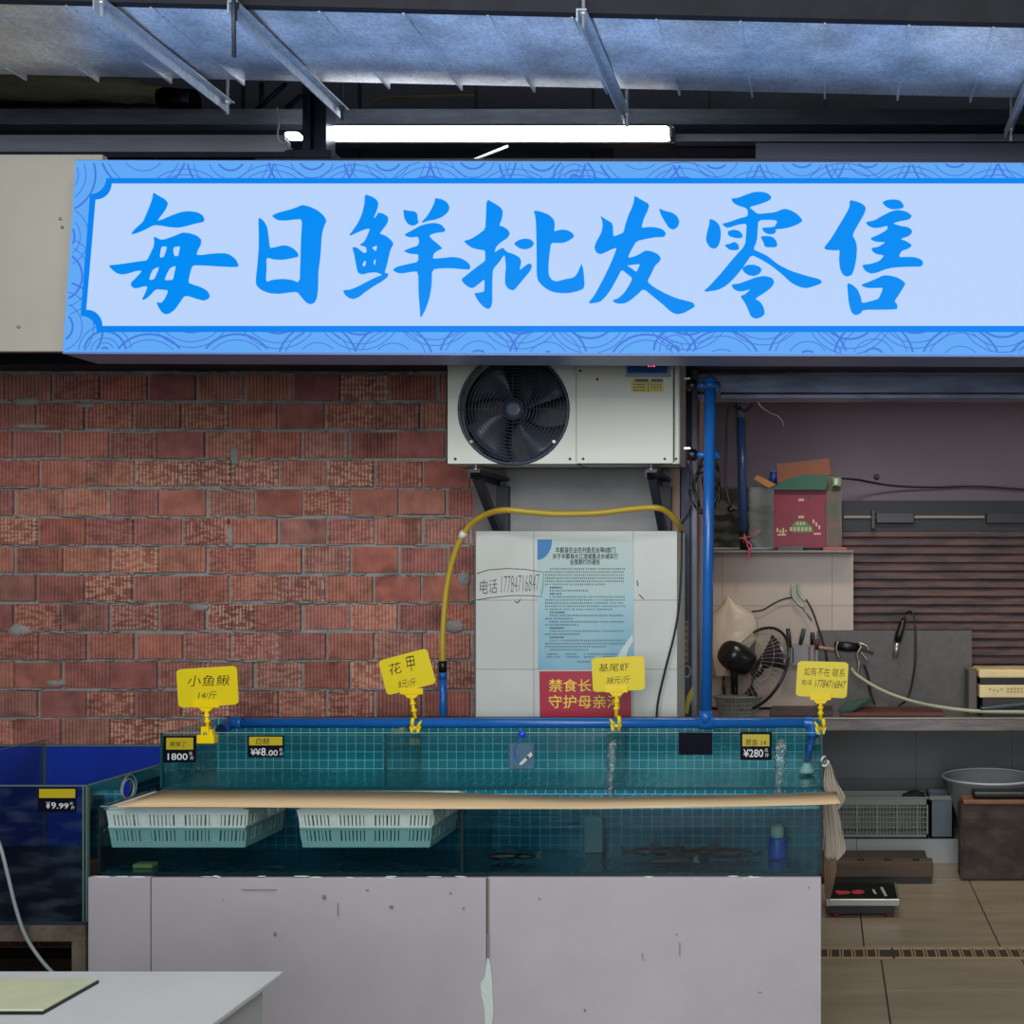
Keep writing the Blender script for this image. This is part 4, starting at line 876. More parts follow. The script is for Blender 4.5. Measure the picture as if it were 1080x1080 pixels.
# warped tan plank lying across the lower tank
wood = mat('tan_board', 'd9bd93', 0.5, var=0.10, vscale=3.5, stretch=(0.7, 5, 5), bump=0.05)
fe = [(124, 852), (200, 851.8), (340, 852.5), (430, 853.5), (500, 854), (620, 854), (700, 852.5), (800, 851), (866, 849.5), (886, 848)]
be = [(170, 833.5), (230, 833.2), (340, 834), (430, 834.5), (490, 836), (600, 841), (700, 840), (780, 838), (840, 836), (882, 834.5)]
b = MB(); top, bot = [], []; K = 40
def samp(l, u):
    u *= len(l)-1; i = min(int(u), len(l)-2); f = u-i; return (l[i][0]*(1-f)+l[i+1][0]*f, l[i][1]*(1-f)+l[i+1][1]*f)
for i in range(K+1):
    u = i/K
    f_ = samp(fe, u); k_ = samp(be, u)
    pf = P(f_[0], f_[1]-2.2, 3.655)
    zf = max(pf.z, LZ1+.0055)
    pf = Vector((pf.x, 3.655, zf))
    Yk = (EYE-zf)*FPX/(k_[1]-CY); Yk = min(Yk, 4.085); pk = Vector(((k_[0]-CX)*Yk/FPX, Yk, zf))
    top.append((pf, pk)); 
vt = [[b.bm.verts.new(q[0]), b.bm.verts.new(q[1])] for q in top]
vb = [[b.bm.verts.new(q[0]-Vector((0, 0, .0045))), b.bm.verts.new(q[1]-Vector((0, 0, .0045)))] for q in top]
for i in range(K):
    b.bm.faces.new((vt[i][0], vt[i+1][0], vt[i+1][1], vt[i][1])).smooth = True; b.bm.faces.new((vb[i][0], vb[i][1], vb[i+1][1], vb[i+1][0])).smooth = True
    b.bm.faces.new((vt[i][0], vb[i][0], vb[i+1][0], vt[i+1][0])); b.bm.faces.new((vt[i][1], vt[i+1][1], vb[i+1][1], vb[i][1]))
b.bm.faces.new((vt[0][0], vt[0][1], vb[0][1], vb[0][0])); b.bm.faces.new((vt[K][0], vb[K][0], vb[K][1], vt[K][1]))
tag(b.build('wooden_plank', wood), 'long thin tan plank lying over the lower fish tank', 'plank')
# glassy overflow streams
stm = clear('falling_water', 'f0fafa', 2.2, 0.05, white=0.06, wcol='e8f4f4', bump=0.6, bscale=60)
for px, lb_, w in ((646, 'clear stream of water falling beside the middle divider', 1.0), (824, 'clear stream of water falling near the right end of upper tank', 1.25)):
    b = MB(); pts = [P(px+1, 782, 4.09), P(px, 786, 4.075), P(px-1, 795, 4.07), P(px-1, 810, 4.068), P(px-3, 824, 4.067), P(px-2, 838.5, 4.066)]
    b.tube(curve_pts(pts, 5), [w*r for r in ([.010]*4+[.015]*5+[.0155]*6+[.013]*6+[.009]*5)], 10)
    o = b.build('water_stream', stm)
    for v in o.data.vertices: v.co.y = 4.066+(v.co.y-4.066)*0.5+0.012*math.sin(v.co.z*160+v.co.x*90)*0.15; v.co.x += 0.003*math.sin(v.co.z*210+px)
    tag(o, lb_, 'water', 'overflow streams')
fishm = mat('dark_fish', '1c1a1a', 0.35, var=0.3, vscale=20)
def fish(px, py, L, ang, label, Y=3.86):
    c_ = P(px, py, Y); ca_, sa_ = math.cos(ang), math.sin(ang)
    d = Vector((ca_, sa_*0.6, 0)); s_ = Vector((-sa_, ca_*0.6, 0)).normalized()
    t = thing('catfish', label, 'fish', (c_.x, c_.y, LZ0+.012), 'dark fish on the floor of the lower tank')
    z0 = LZ0+.013
    b = MB(); n_ = 12; rings = []
    for i in range(n_+1):
        u = i/n_; r = L*0.13*(math.sin(PI*min(1, u*1.35+.12))**0.7 if u < .65 else max(.12, 1-(u-.65)*2.4))*1.0
        r = max(r, .003); cc = Vector((c_.x, c_.y, z0+L*.10))+d*(u-.5)*L+s_*0.05*L*math.sin(u*5)
        rings.append([b.bm.verts.new(cc+s_*r*math.cos(2*PI*j/10)+Vector((0, 0, 1))*r*0.75*math.sin(2*PI*j/10)) for j in range(10)])
    for i in range(n_):
        for j in range(10): b.bm.faces.new((rings[i][j], rings[i][(j+1) % 10], rings[i+1][(j+1) % 10], rings[i+1][j])).smooth = True
    b.bm.faces.new(rings[0]); b.bm.faces.new(rings[-1]); b.build('body', fishm, t)
    def fin(name, u, pts):
        o = Vector((c_.x, c_.y, z0+L*.10))+d*(u-.5)*L; bb = MB(); vs = [o+d*a*L+s_*q*L+Vector((0, 0, z_*L)) for a, q, z_ in pts]
        bb.bm.faces.new([bb.bm.verts.new(v) for v in vs]); oo = bb.build(name, fishm, t); md = oo.modifiers.new('s', 'SOLIDIFY'); md.thickness = .003
    fin('tail_fin', 1.0, [(-.04, 0, .02), (.16, .03, .15), (.11, 0, .02), (.16, -.03, -.09), (-.04, 0, -.02)])
    fin('dorsal_fin', .35, [(0, 0, .08), (.10, 0, .24), (.28, 0, .08)])
    fin('side_fin', .25, [(0, -.08, -.02), (.14, -.26, -.04), (.16, -.08, -.02)])
for i, (px, py, L, a, lb_) in enumerate(((540, 908, .15, 0.15, 'dark fish lying alone right of the lower tank divider'), (690, 900, .17, 3.3, 'dark fish with head to the right, leftmost of the group in the lower tank'), (722, 903, .15, -0.5, 'dark fish with raised fin in the middle of the lower tank group'), (752, 905, .19, 3.0, 'longest dark fish in the lower tank group'), (708, 912, .14, 0.3, 'dark fish nearest the glass in the lower tank group'), (786, 904, .10, 0.5, 'small dark fish nearest the blue pump'))):
    fish(px, py, L, a, lb_, (3.84, 3.90, 3.84, 3.88, 3.78, 3.88)[i])
t = thing('pump', 'small blue cylinder pump with white cap standing in the lower tank', 'pump', (XP(820, 3.9), 3.9, LZ0+.01))
pc = P(820, 900, 3.90)
MB().lathe([(.029, 0), (.030, .004), (.030, .062), (.027, .066)], (pc.x, 3.9, LZ0+.0095), 20).build('body', mat('pump_blue', '0c4fb0', 0.35), t)
MB().lathe([(.020, 0), (.022, .01), (.020, .035), (.010, .042)], (pc.x, 3.9, LZ0+.0765), 18).build('cap', mat('pump_cap', 'c8ccc0', 0.5), t)
tag(MB().box(XP(141, 3.76), XP(162, 3.76), 3.75, 3.79, LZ0+.009, LZ0+.024, 0.005).build('sponge', mat('sponge_yellow', '9a9a62', 0.9, bump=0.3)), 'small yellow sponge on the floor of the lower tank', 'sponge')
tag(MB().box(XP(619, 4.0), XP(638, 4.0), 3.96, 4.0, LZ0+.009, .735, 0.004).build('filter_block', mat('grey_filter', '5c7f88', 0.8)), 'upright grey filter block standing in the lower tank', 'filter')

# ================================================================ blue pipework
t = thing('water_pipe', 'blue plastic pipe along the top of the upper tank with tall riser', 'pipe', (XP(550, 4.4), 4.40, 1.0))
py_ = ZP(762.5, 4.36); pr = .0185; PYY = 4.36
MB().tube([(XP(240, PYY), PYY, py_), (XP(858, PYY), PYY, py_)], pr, 16).build('main_pipe', blue_pipe, t)
b = MB(); b.tube(curve_pts([(XP(256, PYY), PYY, py_), (XP(244, PYY), PYY, py_), (XP(238, 4.33), 4.34, py_-.008), P(234, 769, 4.29)], 4), pr*1.18, 16, caps=True); b.build('elbow', blue_pipe, t)
MB().tube([P(233.9, 768.8, 4.295), P(233.2, 770.2, 4.285)], pr*.95, 16).build('pipe_mouth', mat('pipe_mouth', '06244c', 0.6), t)
b = MB(); b.tube(curve_pts([(XP(848, PYY), PYY, py_), (XP(855, PYY), PYY, py_), (XP(857, PYY), PYY, py_-.010), (XP(857, PYY), PYY, py_-.05)], 4), pr*1.2, 16); b.build('elbow', blue_pipe, t)
MB().tube([(XP(857, PYY), PYY, py_-.05), (XP(851, PYY), PYY-.01, UZ0+.055)], pr*.7, 14).build('drop_pipe', blue_pipe, t)
MB().lathe([(.030, 0), (.028, .012), (.016, .028), (.016, .036)], (XP(851, PYY), PYY-.01, UZ0+.019), 16).build('foot_cap', mat('white_foot', 'c0cfc8', 0.5), t)
vx = XP(744.5, PYY); zt_ = ZP(404, PYY)
MB().tube([(vx, PYY, py_), (XP(749, PYY), PYY, zt_)], pr*1.12, 18).build('riser_pipe', blue_pipe, t)
b = MB(); b.tube([(XP(737, PYY), PYY, py_), (XP(753, PYY), PYY, py_)], pr*1.25, 16); b.tube([(vx, PYY, py_), (vx, PYY, py_+.045)], pr*1.35, 16); b.build('tee_joint', blue_pipe, t)
vt_ = XP(749, PYY); b = MB(); b.tube([(vt_, PYY, zt_-.02), (vt_, PYY, zt_+.004)], pr*1.35, 18); b.ball((vt_, PYY, zt_+.004), pr*1.35, n=18); b.tube([(vt_, PYY, zt_-.008), (vt_, PYY+.22, zt_-.008)], pr*1.2, 16); b.build('top_elbow', blue_pipe, t)
for zz, nm in ((ZP(406, PYY), 'a'), (ZP(479.5, PYY), 'b')):
    b = MB(); b.tube([(XP(734, PYY), PYY+.01, zz), (XP(746, PYY), PYY+.01, zz)], .011, 12); b.tube([(XP(748, PYY), PYY+.01, zz), (XP(757, PYY), PYY+.03, zz)], .017, 12); st = b.build('valve_stub', blue_pipe, t)
    kx_ = XP(730, PYY); b = MB(); b.lathe([(.014, -.018), (.022, -.014), (.022, .012), (.012, .018)], (kx_, PYY+.01, zz), 14, Matrix.Rotation(PI/2, 4, 'Y')); b.tube([(kx_, PYY+.01, zz+.015), (kx_-.012, PYY+.01, zz+.03)], .006, 8); b.build('valve_knob', black, t)
    b = MB(); b.box(kx_-.03, kx_-.006, PYY-.002, PYY+.03, zz+.020, zz+.027); b.build('valve_lever', stainless, t)

# ================================================================ price cards in yellow clip holders
def price_card(label, corners, Y, lines, clip, foot, kind='clip', barw=13):
    cxm = sum(c[0] for c in corners)/4
    t = thing('price_card', label, 'price card', P(foot[0], foot[1], Y), 'yellow price cards')
    pl = Plane(Y)
    card = flat('card', [smooth_loop(corners, 2, 0.06)], pl, mat('card_yellow', 'e0cc10', 0.35), 0.0, 0.0015, t)
    for (s_, x0, y0, x1, y1, rot, sh) in lines:
        text('handwriting', s_, x0, y0, x1, y1, pl, ink, 0.002, card, rot=rot, shear=sh, offset=-0.004)
    cx_, cy_ = clip; k = Y/FPX
    b = MB(); p = P(cx_, cy_, Y); b.box(p.x-barw*k, p.x+barw*k, Y-.008, Y+.004, p.z-3.2*k, p.z+3.2*k, .0015); b.hexa([(p.x-4*k, Y-.006, p.z-7*k), (p.x+4*k, Y-.006, p.z-7*k), (p.x+4*k, Y+.003, p.z-7*k), (p.x-4*k, Y+.003, p.z-7*k), (p.x-8*k, Y-.006, p.z-3*k), (p.x+8*k, Y-.006, p.z-3*k), (p.x+8*k, Y+.003, p.z-3*k), (p.x-8*k, Y+.003, p.z-3*k)]); b.build('clip_bar', yellow, t)
    f = P(foot[0], foot[1], Y); z1_ = p.z-6*k; z2_ = f.z+9*k
    b = MB(); b.tube([(p.x, Y-.002, z1_), (p.x*.6+f.x*.4, Y-.002, (z1_+z2_)/2), (f.x, Y-.002, z2_)], 2.0*k, 10)
    for u in (.3, .62): 
        q = Vector((p.x+(f.x-p.x)*u, Y-.002, z1_+(z2_-z1_)*u)); b.ball(q, 3.3*k, (1, 1, .8), 10)
    b.build('stem', yellow, t)
    b = MB()
    if kind == 'clip':
        b.box(f.x-9*k, f.x+9*k, Y-.020, Y+.012, f.z-6.5*k, f.z+2.5*k, .002); b.box(f.x-6*k, f.x+2*k, Y-.012, Y+.006, f.z+2*k, f.z+11*k, .002); b.box(f.x+2.5*k, f.x+6*k, Y-.012, Y+.008, f.z+2*k, f.z+8*k, .0015)
        b.build('clamp', yellow, t); MB().ball((f.x-1*k, Y-.013, f.z+3.5*k), 2.2*k, n=8).build('spring', stainless, t)
    else:
        b.hexa([(f.x-4*k, Y-.010, f.z-6*k), (f.x+4*k, Y-.010, f.z-6*k), (f.x+4*k, Y+.008, f.z-6*k), (f.x-4*k, Y+.008, f.z-6*k), (f.x-6*k, Y-.008, f.z+1*k), (f.x+6*k, Y-.008, f.z+1*k), (f.x+6*k, Y+.006, f.z+1*k), (f.x-6*k, Y+.006, f.z+1*k)])
        sg = 1 if kind == 'hookr' else -1
        b.tube([(f.x-sg*2.5*k, Y-.002, f.z+10*k), (f.x-sg*3.5*k, Y-.002, f.z+5*k), (f.x-sg*3*k, Y-.002, f.z)], 2.2*k, 8); b.tube([(f.x+sg*2*k, Y-.002, f.z-1*k), (f.x+sg*4.5*k, Y-.004, f.z+4*k), (f.x+sg*6.5*k, Y-.004, f.z+7*k)], [2.4*k, 1.6*k, .8*k], 8)
        b.build('clamp', yellow, t); MB().ball((f.x, Y-.011, f.z-3*k), 2.0*k, n=8).build('spring', stainless, t)
price_card('yellow price card reading 14, leftmost of the four above the upper tank', [(186, 706), (250, 702), (252, 743), (188.5, 746.5)], 4.10, [('小鱼鳅', 198, 712, 243, 723.5, 0.02, .15), ('14/斤', 209, 729, 229, 737, 0.02, .2)], (218, 743), (219.5, 777), 'clip', 14)
price_card('tilted yellow price card reading 8, in front of the brick wall', [(399, 697), (450, 683.5), (460.5, 720.5), (408.5, 733.5)], 4.34, [('花', 410, 699, 424, 711, 0.25, .15), ('甲', 429, 692, 438, 708, 0.2, .1), ('8元/斤', 420, 716, 439, 725, 0.12, .2)], (434.5, 729), (438.5, 767), 'hookr', 12)
price_card('yellow price card reading 38, hiding part of the red banner', [(624, 694), (679.5, 691.5), (680.5, 727.5), (625.5, 730)], 4.34, [('基尾虾', 631.5, 699.5, 664, 708, 0.03, .1), ('38元/斤', 639, 713, 665, 721, 0.05, .25)], (650.5, 727), (650, 765), 'hookl', 12)
price_card('yellow card with phone number at the right end of the upper tank', [(841.5, 697), (895, 698.5), (893, 736.5), (839, 734)], 4.34, [('如有不在 联系', 848, 704.5, 891, 713.5, -0.05, .1), ('电话', 845.5, 716.5, 856.5, 722.5, -0.03, .1), ('17784716847', 859.5, 717.5, 892, 725.5, -0.05, .25)], (865.5, 735), (865.5, 768), 'hookl', 11)

# black price tags stuck on the glass
def price_tag(label, x0, y0, x1, y1, Y, ystrip, top_, topbox, digits, dbox):
    t = sbox('price_tag', mat('tag_black', '07091a', 0.6, spec=0.1), XP(x0, Y), XP(x1, Y), Y-.006, Y-.001, ZP(y1, Y), ZP(y0, Y), bev=.001)
    tag(t, label, 'price tag', 'black price tags')
    pl = Plane(Y-.006)
    if ystrip:
        flat('name_strip', [rect(*ystrip)], pl, mat('strip_yellow', 'b8a618', 0.45), 0.0005, 0.0008, t)
        if top_: text('handwriting', top_, *topbox, pl, ink, 0.0018, t, shear=.15)
    if digits:
        for s_, bx in zip(digits, dbox): text('digits', s_, *bx, pl, mat('tag_white', 'd8dade', 0.5), 0.001, t, offset=0.01)
price_tag('black price tag reading 1800 at left corner of upper tank', 173, 776, 207, 804, 4.097, (175.5, 778, 204, 790.5), '黄辣丁', (179, 782, 197, 787.5), ['1800', '元', '斤'], [(177, 794.5, 198, 801.5), (199.5, 793, 203, 796.5), (200.5, 797.5, 204.5, 801.5)])
price_tag('black price tag reading 8.00 right of the 1800 tag', 262, 775.5, 300, 798.5, 4.097, (263, 777, 298, 786), '白鲢', (270, 778, 285, 785), ['¥¥', '8', '.00', '元', '斤'], [(264.5, 789.5, 275, 796.5), (275.5, 788.8, 280.5, 797), (281.5, 791, 293, 797), (294.5, 789, 298, 792.5), (295, 793.5, 299, 797)])
price_tag('plain black tag without writing, on the glass right of centre', 716, 772.5, 751.5, 796, 4.097, None, None, None, None, None)
price_tag('black price tag reading 280 near right end of upper tank', 780.5, 772, 814, 801.5, 4.097, (783, 774.5, 811.5, 787), '草鱼 14', (786, 779.5, 808, 786.5), ['¥280', '元', '斤'], [(784, 790, 805, 798.5), (806.5, 789.5, 810, 793), (807, 794.5, 811, 798.5)])
price_tag('black price tag reading 9.99 on the old blue tank', 41, 830.5, 80.5, 856, 3.797, (41.5, 832, 79.5, 841.5), None, None, ['¥', '9', '.99', '元', '斤'], [(48.8, 845.5, 53, 853), (54.2, 846, 59.2, 853), (60, 847, 72.5, 852.8), (73.8, 846, 77.2, 849), (75.2, 850, 79, 853.6)])
# little feeder bag hooked on the rim
t = thing('hanging_bag', 'small clear plastic bag with blue knob hooked on the rim of the upper tank', 'bag', P(551, 800, 4.09))
b = MB(); b.box(XP(537, 4.09), XP(564, 4.09), 4.080, 4.094, ZP(811, 4.09), ZP(783, 4.09), .004); b.build('bag_body', clear('bag_film', 'c6d6de', 1.2, .15, white=.22, wcol='8fb0cc'), t)
b = MB(); b.ball(P(550.5, 774.5, 4.085), .0125, (1, .6, 1.1)); b.build('knob', mat('knob_blue', '1a3fd0', 0.3), t)
b = MB(); b.tube(curve_pts([P(551, 779, 4.085), P(544, 786, 4.078), P(542.5, 796, 4.078), P(547, 805, 4.078)], 5), .002, 6); b.tube(curve_pts([P(551, 779, 4.085), P(560, 783, 4.08), P(561, 790, 4.08)], 5), .001, 6); b.build('cord', mat('cord_blue', '2a55b0', 0.5), t)
b = MB(); b.hexa([P(547, 806, 4.076), P(550, 807, 4.076), P(561.5, 797, 4.077), P(560, 793, 4.076)]+[q+Vector((0, .003, 0)) for q in (P(547, 806, 4.076), P(550, 807, 4.076), P(561.5, 797, 4.077), P(560, 793, 4.076))]); b.build('white_label', mat('label_white', 'c4d0d0', 0.6), t)
MB().ball(P(556.3, 799, 4.073), .0055, (1, .5, 1), 10).build('dark_dot', black, t)
# ================================================================ front-left table
t = thing('work_table', 'white topped work table in the near left corner', 'table', (-2.0, 2.1, 0))
TX, TY, TZ = XP(299, 2.535), 2.535, 0.70
sbox('tabletop', table_white, -3.6, TX, 1.55, TY, TZ-.012, TZ, t, 0.003)
sbox('side_panel', mat('table_side', 'b9c0c0', 0.4), XP(277, 2.50)-.02, XP(277, 2.50), 1.6, 2.50, 0, TZ-.012, t)
sbox('back_panel', MATS['table_side'], -3.55, XP(277, 2.50)-.02, 2.48, 2.50, 0, TZ-.012, t)
sbox('side_panel', MATS['table_side'], -3.57, -3.55, 1.6, 2.50, 0, TZ-.012, t)
o = MB(); o.box(-3.2, XP(104, 2.46), 2.285, 2.46, TZ+.006, TZ+.010, .001); o = o.build('cutting_board', mat('pale_green_board', 'c3c9a8', 0.45, var=0.06, vscale=10))
tag(o, 'pale green flat board lying on the near left white table', 'board')
sbox('dark_edge', black, -3.2, XP(105, 2.46)-.0005, 2.283, 2.459, TZ+.0005, TZ+.006, o)

# ================================================================ steel counter in the room
KY = 6.1
t = thing('steel_counter', 'long stainless steel counter across the room behind the tanks', 'counter', (0.8, 6.3, 0))
kz = ZP(756.5, KY)
sbox('worktop', stainless, -0.65, 2.38, KY, 6.44, kz-.012, kz, t, .004)
sbox('apron', mat('counter_apron', '6d6a68', 0.35, metal=0.6, var=0.3, vscale=5, stretch=(1, 3, 8)), -0.65, 2.38, KY+.006, KY+.03, ZP(771, KY), kz-.012, t, .002)
for x in (-0.60, 0.35, 1.6): 
    if x != 0.35: sbox('leg', stainless, x, x+.04, KY+.02, KY+.06, 0, ZP(771, KY), t)
tag(MB().box(XP(886, 6.2), XP(995, 6.2), 6.13, 6.40, kz+.001, kz+.021, .003).build('cutting_board', mat('dark_red_board', '5a2a28', 0.5, var=.15)), 'dark red board lying on the steel counter', 'board')
tag(MB().box(XP(812, 6.2), XP(878, 6.2), 6.14, 6.40, kz+.001, kz+.026, .003).build('cutting_board', mat('brown_board', '3c2c2c', 0.5, var=.15)), 'dark brown board lying on the steel counter behind the phone card', 'board')
b = MB(); c0 = P(884, 752, 6.12); b.hexa([P(884, 752, 6.12), P(900, 750, 6.12), P(922, 737, 6.38), P(892, 742, 6.38)]+[q+Vector((0, 0, .012)) for q in (P(884, 752, 6.12), P(900, 750, 6.12), P(922, 737, 6.38), P(892, 742, 6.38))])
tag(b.build('glass_sheet', clear('sheet_glass', 'bcdcd8', 1.0, .05, white=.25, wcol='5f9c98')), 'pale teal glass sheet leaning by the dark red board', 'glass sheet')
b = ptube([(898, 705, 6.3), (905, 713, 6.3), (930, 728, 6.25), (960, 739, 6.22), (990, 745.5, 6.15), (1030, 750, 6.125), (1085, 751, 6.125)], 6.2, .010, 8)
tag(b.build('clear_hose', mat('greenish_hose', '9aa48c', 0.3)), 'pale greenish hose curving down onto the steel counter', 'hose')
b = ptube([(1034, 748, 6.128), (1060, 745, 6.128), (1090, 742, 6.128)], 6.2, .014, 8)
tag(b.build('dark_hose', mat('dark_blue_hose', '1f3a48', 0.4)), 'dark blue hose lying on the counter at right edge', 'hose')
# microwave-like box at the right
t = thing('storage_box', 'cream and black box lit warm at the right end of the counter', 'box', (XP(1080, 6.25), 6.25, kz))
z0, z1, z2, z3 = ZP(736, 6.15), ZP(722.5, 6.15), ZP(715, 6.15), ZP(706, 6.15)
cream = mat('cream_paint', 'd8c898', 0.35, var=.1, vscale=12)
x0_, x1_ = XP(1033, 6.15), XP(1150, 6.15)
sbox('base', mat('box_base', '3a3634', .6), x0_+.02, x1_, 6.17, 6.40, kz+.001, z0, t)
sbox('front_band', cream, x0_, x1_, 6.15, 6.40, z0, z1, t, .006); sbox('dark_gap', black, x0_+.006, x1_, 6.165, 6.40, z1, z2, t); sbox('lid', cream, x0_-.004, x1_, 6.14, 6.40, z2, z3, t, .008)
PQ = Plane(6.15)
marks('printed_panel', [(1043+k*4.2, 726+(k % 3), 1045+k*4.2, 728+(k % 3)) for k in range(4)]+[(1062+k*3.6, 725.5+j*3.2, 1064.4+k*3.6, 727.3+j*3.2) for k in range(8) for j in range(2)], PQ, mat('panel_print', 'a08a58', .5), .001, t)
MB().box(x0_-.05, x0_-.006, 6.2, 6.38, kz+.001, z3-.01, .004).build('side_unit', mat('side_unit_grey', '5a5250', .5), t)
tag(ptube([(1022, 706, 6.3), (1040, 703.5, 6.25), (1054, 704.5, 6.25), (1064, 708, 6.2)], 6.25, .006, 6).build('cable', mat('tan_cable', '8f7a50', .5)), 'tan cable arching over the cream and black box', 'cable')

# table fan
t = thing('table_fan', 'black table fan standing on the steel counter behind the tall blue pipe', 'fan', P(757, 752, 6.2))
fc = P(797, 705, 6.26); nv = Vector((0.62, 0.60, -0.42)).normalized(); upv = (Vector((0, 0, 1))-nv*nv.z).normalized(); sv = upv.cross(nv)
FM = Matrix((( sv.x, upv.x, nv.x, fc.x), (sv.y, upv.y, nv.y, fc.y), (sv.z, upv.z, nv.z, fc.z), (0, 0, 0, 1)))
FR = 0.235; fm = mat('fan_black', '14161c', .3); wire = mat('cage_wire', '9a9a94', .35, metal=.5)
b = MB(); ring(b, (0, 0, 0), FR, .008, 40, 8, Matrix.Identity(4)); bmesh.ops.transform(b.bm, matrix=FM, verts=list(b.bm.verts)); b.build('cage_rim', fm, t)
b = MB()
for k in range(44):
    a = 2*PI*k/44
    for sgn, dd in ((-1, .085), (1, .06)):
        pts = [FM @ Vector((r*FR*math.cos(a), r*FR*math.sin(a), sgn*dd*(1-r**3))) for r in (.25, .6, .85, 1.0)]
        b.tube(pts, .0013, 3)
for r in (.25, .5, .75):
    for sgn, dd in ((-1, .085), (1, .06)):
        bb = bmesh.new(); bb.free(); ring_pts = [FM @ Vector((r*FR*math.cos(2*PI*j/32), r*FR*math.sin(2*PI*j/32), sgn*dd*(1-r**3))) for j in range(33)]; b.tube(ring_pts, .0013, 3)
b.build('cage', wire, t)
b = MB()
for k in range(3):
    a0 = 2*PI*k/3+.4; gg = []
    for i in range(6):
        r = FR*(.15+.70*i/5); gg.append([b.bm.verts.new(FM @ Vector((r*math.cos(a0+s_*(.28+.30*i/5)), r*math.sin(a0+s_*(.28+.30*i/5)), .028*s_))) for s_ in (-1, -.3, .4, 1)])
    for i in range(5):
        for j in range(3): b.bm.faces.new((gg[i][j], gg[i+1][j], gg[i+1][j+1], gg[i][j+1])).smooth = True
bl_o = b.build('blade_rotor', mat('blade_smoke', '2e2d33', .25), t); md = bl_o.modifiers.new('s', 'SOLIDIFY'); md.thickness = .003
b = MB(); b.lathe([(.03, -.01), (.045, 0), (.045, .02), (.03, .03)], (0, 0, 0), 20); bmesh.ops.transform(b.bm, matrix=FM, verts=list(b.bm.verts)); b.build('hub', fm, t)
b = MB(); b.lathe([(.03, -.235), (.062, -.225), (.075, -.19), (.078, -.12), (.07, -.07), (.04, -.05)], (0, 0, 0), 24); bmesh.ops.transform(b.bm, matrix=FM, verts=list(b.bm.verts)); b.build('motor_housing', fm, t)
mc = FM @ Vector((0, 0, -.15)); b = MB(); b.tube([mc, mc+Vector((-.01, 0, -.10)), Vector((mc.x-.015, 6.30, kz+.03))], [.035, .02, .02], 12); b.build('neck', fm, t)
MB().lathe([(.085, 0), (.085, .015), (.05, .03), (.02, .035)], (mc.x-.015, 6.30, kz+.001), 28).build('base', fm, t)
# grey colander under the fan
t = thing('colander_basket', 'grey perforated plastic basket on the counter under the fan', 'basket', (XP(778, 6.12), 6.13, kz))
b = MB(); n_ = 44
cx_, cy_ = XP(779, 6.2), 6.158
for i in range(n_):
    a0, a1 = 2*PI*i/n_, 2*PI*(i+.62)/n_
    for (h0, h1) in ((.0, .018), (.026, .040), (.048, .062), (.07, .095)):
        q = []
        for a, h in ((a0, h0), (a1, h0), (a1, h1), (a0, h1)): r = .095+.028*h/.095; q.append(b.bm.verts.new((cx_+r*math.cos(a), cy_+r*.42*math.sin(a), kz+.002+h)))
        b.bm.faces.new(q)
for (h0, h1) in ((0, .01), (.018, .026), (.040, .048), (.062, .07), (.085, .098)):
    for i in range(n_):
        q = []
        for a, h in ((2*PI*i/n_, h0), (2*PI*(i+1)/n_, h0), (2*PI*(i+1)/n_, h1), (2*PI*i/n_, h1)): r = .095+.028*h/.095; q.append(b.bm.verts.new((cx_+r*math.cos(a), cy_+r*.42*math.sin(a), kz+.002+h)))
        b.bm.faces.new(q)
bmesh.ops.remove_doubles(b.bm, verts=list(b.bm.verts), dist=.0003)
o = b.build('perforated_wall', mat('grey_plastic', '6a7068', .5), t); md = o.modifiers.new('s', 'SOLIDIFY'); md.thickness = .003
b = MB(); bb = [Vector((cx_+.126*math.cos(2*PI*i/36), cy_+.126*.42*math.sin(2*PI*i/36), kz+.10)) for i in range(37)]; b.tube(bb, .006, 6); b.build('rim', MATS['grey_plastic'], t)
# hanging plastic bag
def cloth_bag(name, label, m, rows, Y, seed=1, dy=.03, folds=9, n=28):
    r_ = random.Random(seed); ph = [r_.uniform(0, 6) for _ in range(6)]
    b = MB(); rr = []
    for ri, (y, xl, xr) in enumerate(rows):
        ring_ = []
        for i in range(n):
            a = 2*PI*i/n; xm, hw_ = (xl+xr)/2, (xr-xl)/2
            k = 1+.07*math.sin(folds*a+ph[0]+ri*.35)+.05*math.sin(5*a+ph[1]-ri*.5)
            ring_.append(b.bm.verts.new(P(xm+hw_*k*math.cos(a), y, Y)+Vector((0, dy*min(1, .3+ri/3)*k*math.sin(a), 0))))
        rr.append(ring_)
    for i in range(len(rr)-1):
        for j in range(n): b.bm.faces.new((rr[i][j], rr[i][(j+1) % n], rr[i+1][(j+1) % n], rr[i+1][j])).smooth = True
    b.bm.faces.new(rr[0]); o = b.build(name, m); return tag(o, label, 'bag')
film = clear('plastic_film', 'e8e2d4', 1.5, .25, bump=.5, bscale=25, white=.45, wcol='fff4e2')
cloth_bag('plastic_bag', 'translucent cream plastic bag hanging on the beige wall above the fan', film, [(628, 766, 770), (634, 764, 774), (640, 760, 782), (648, 752, 793), (656, 748, 797), (668, 746, 798), (684, 746, 796), (700, 748, 790), (712, 752, 782)], 6.42, 3, .05)
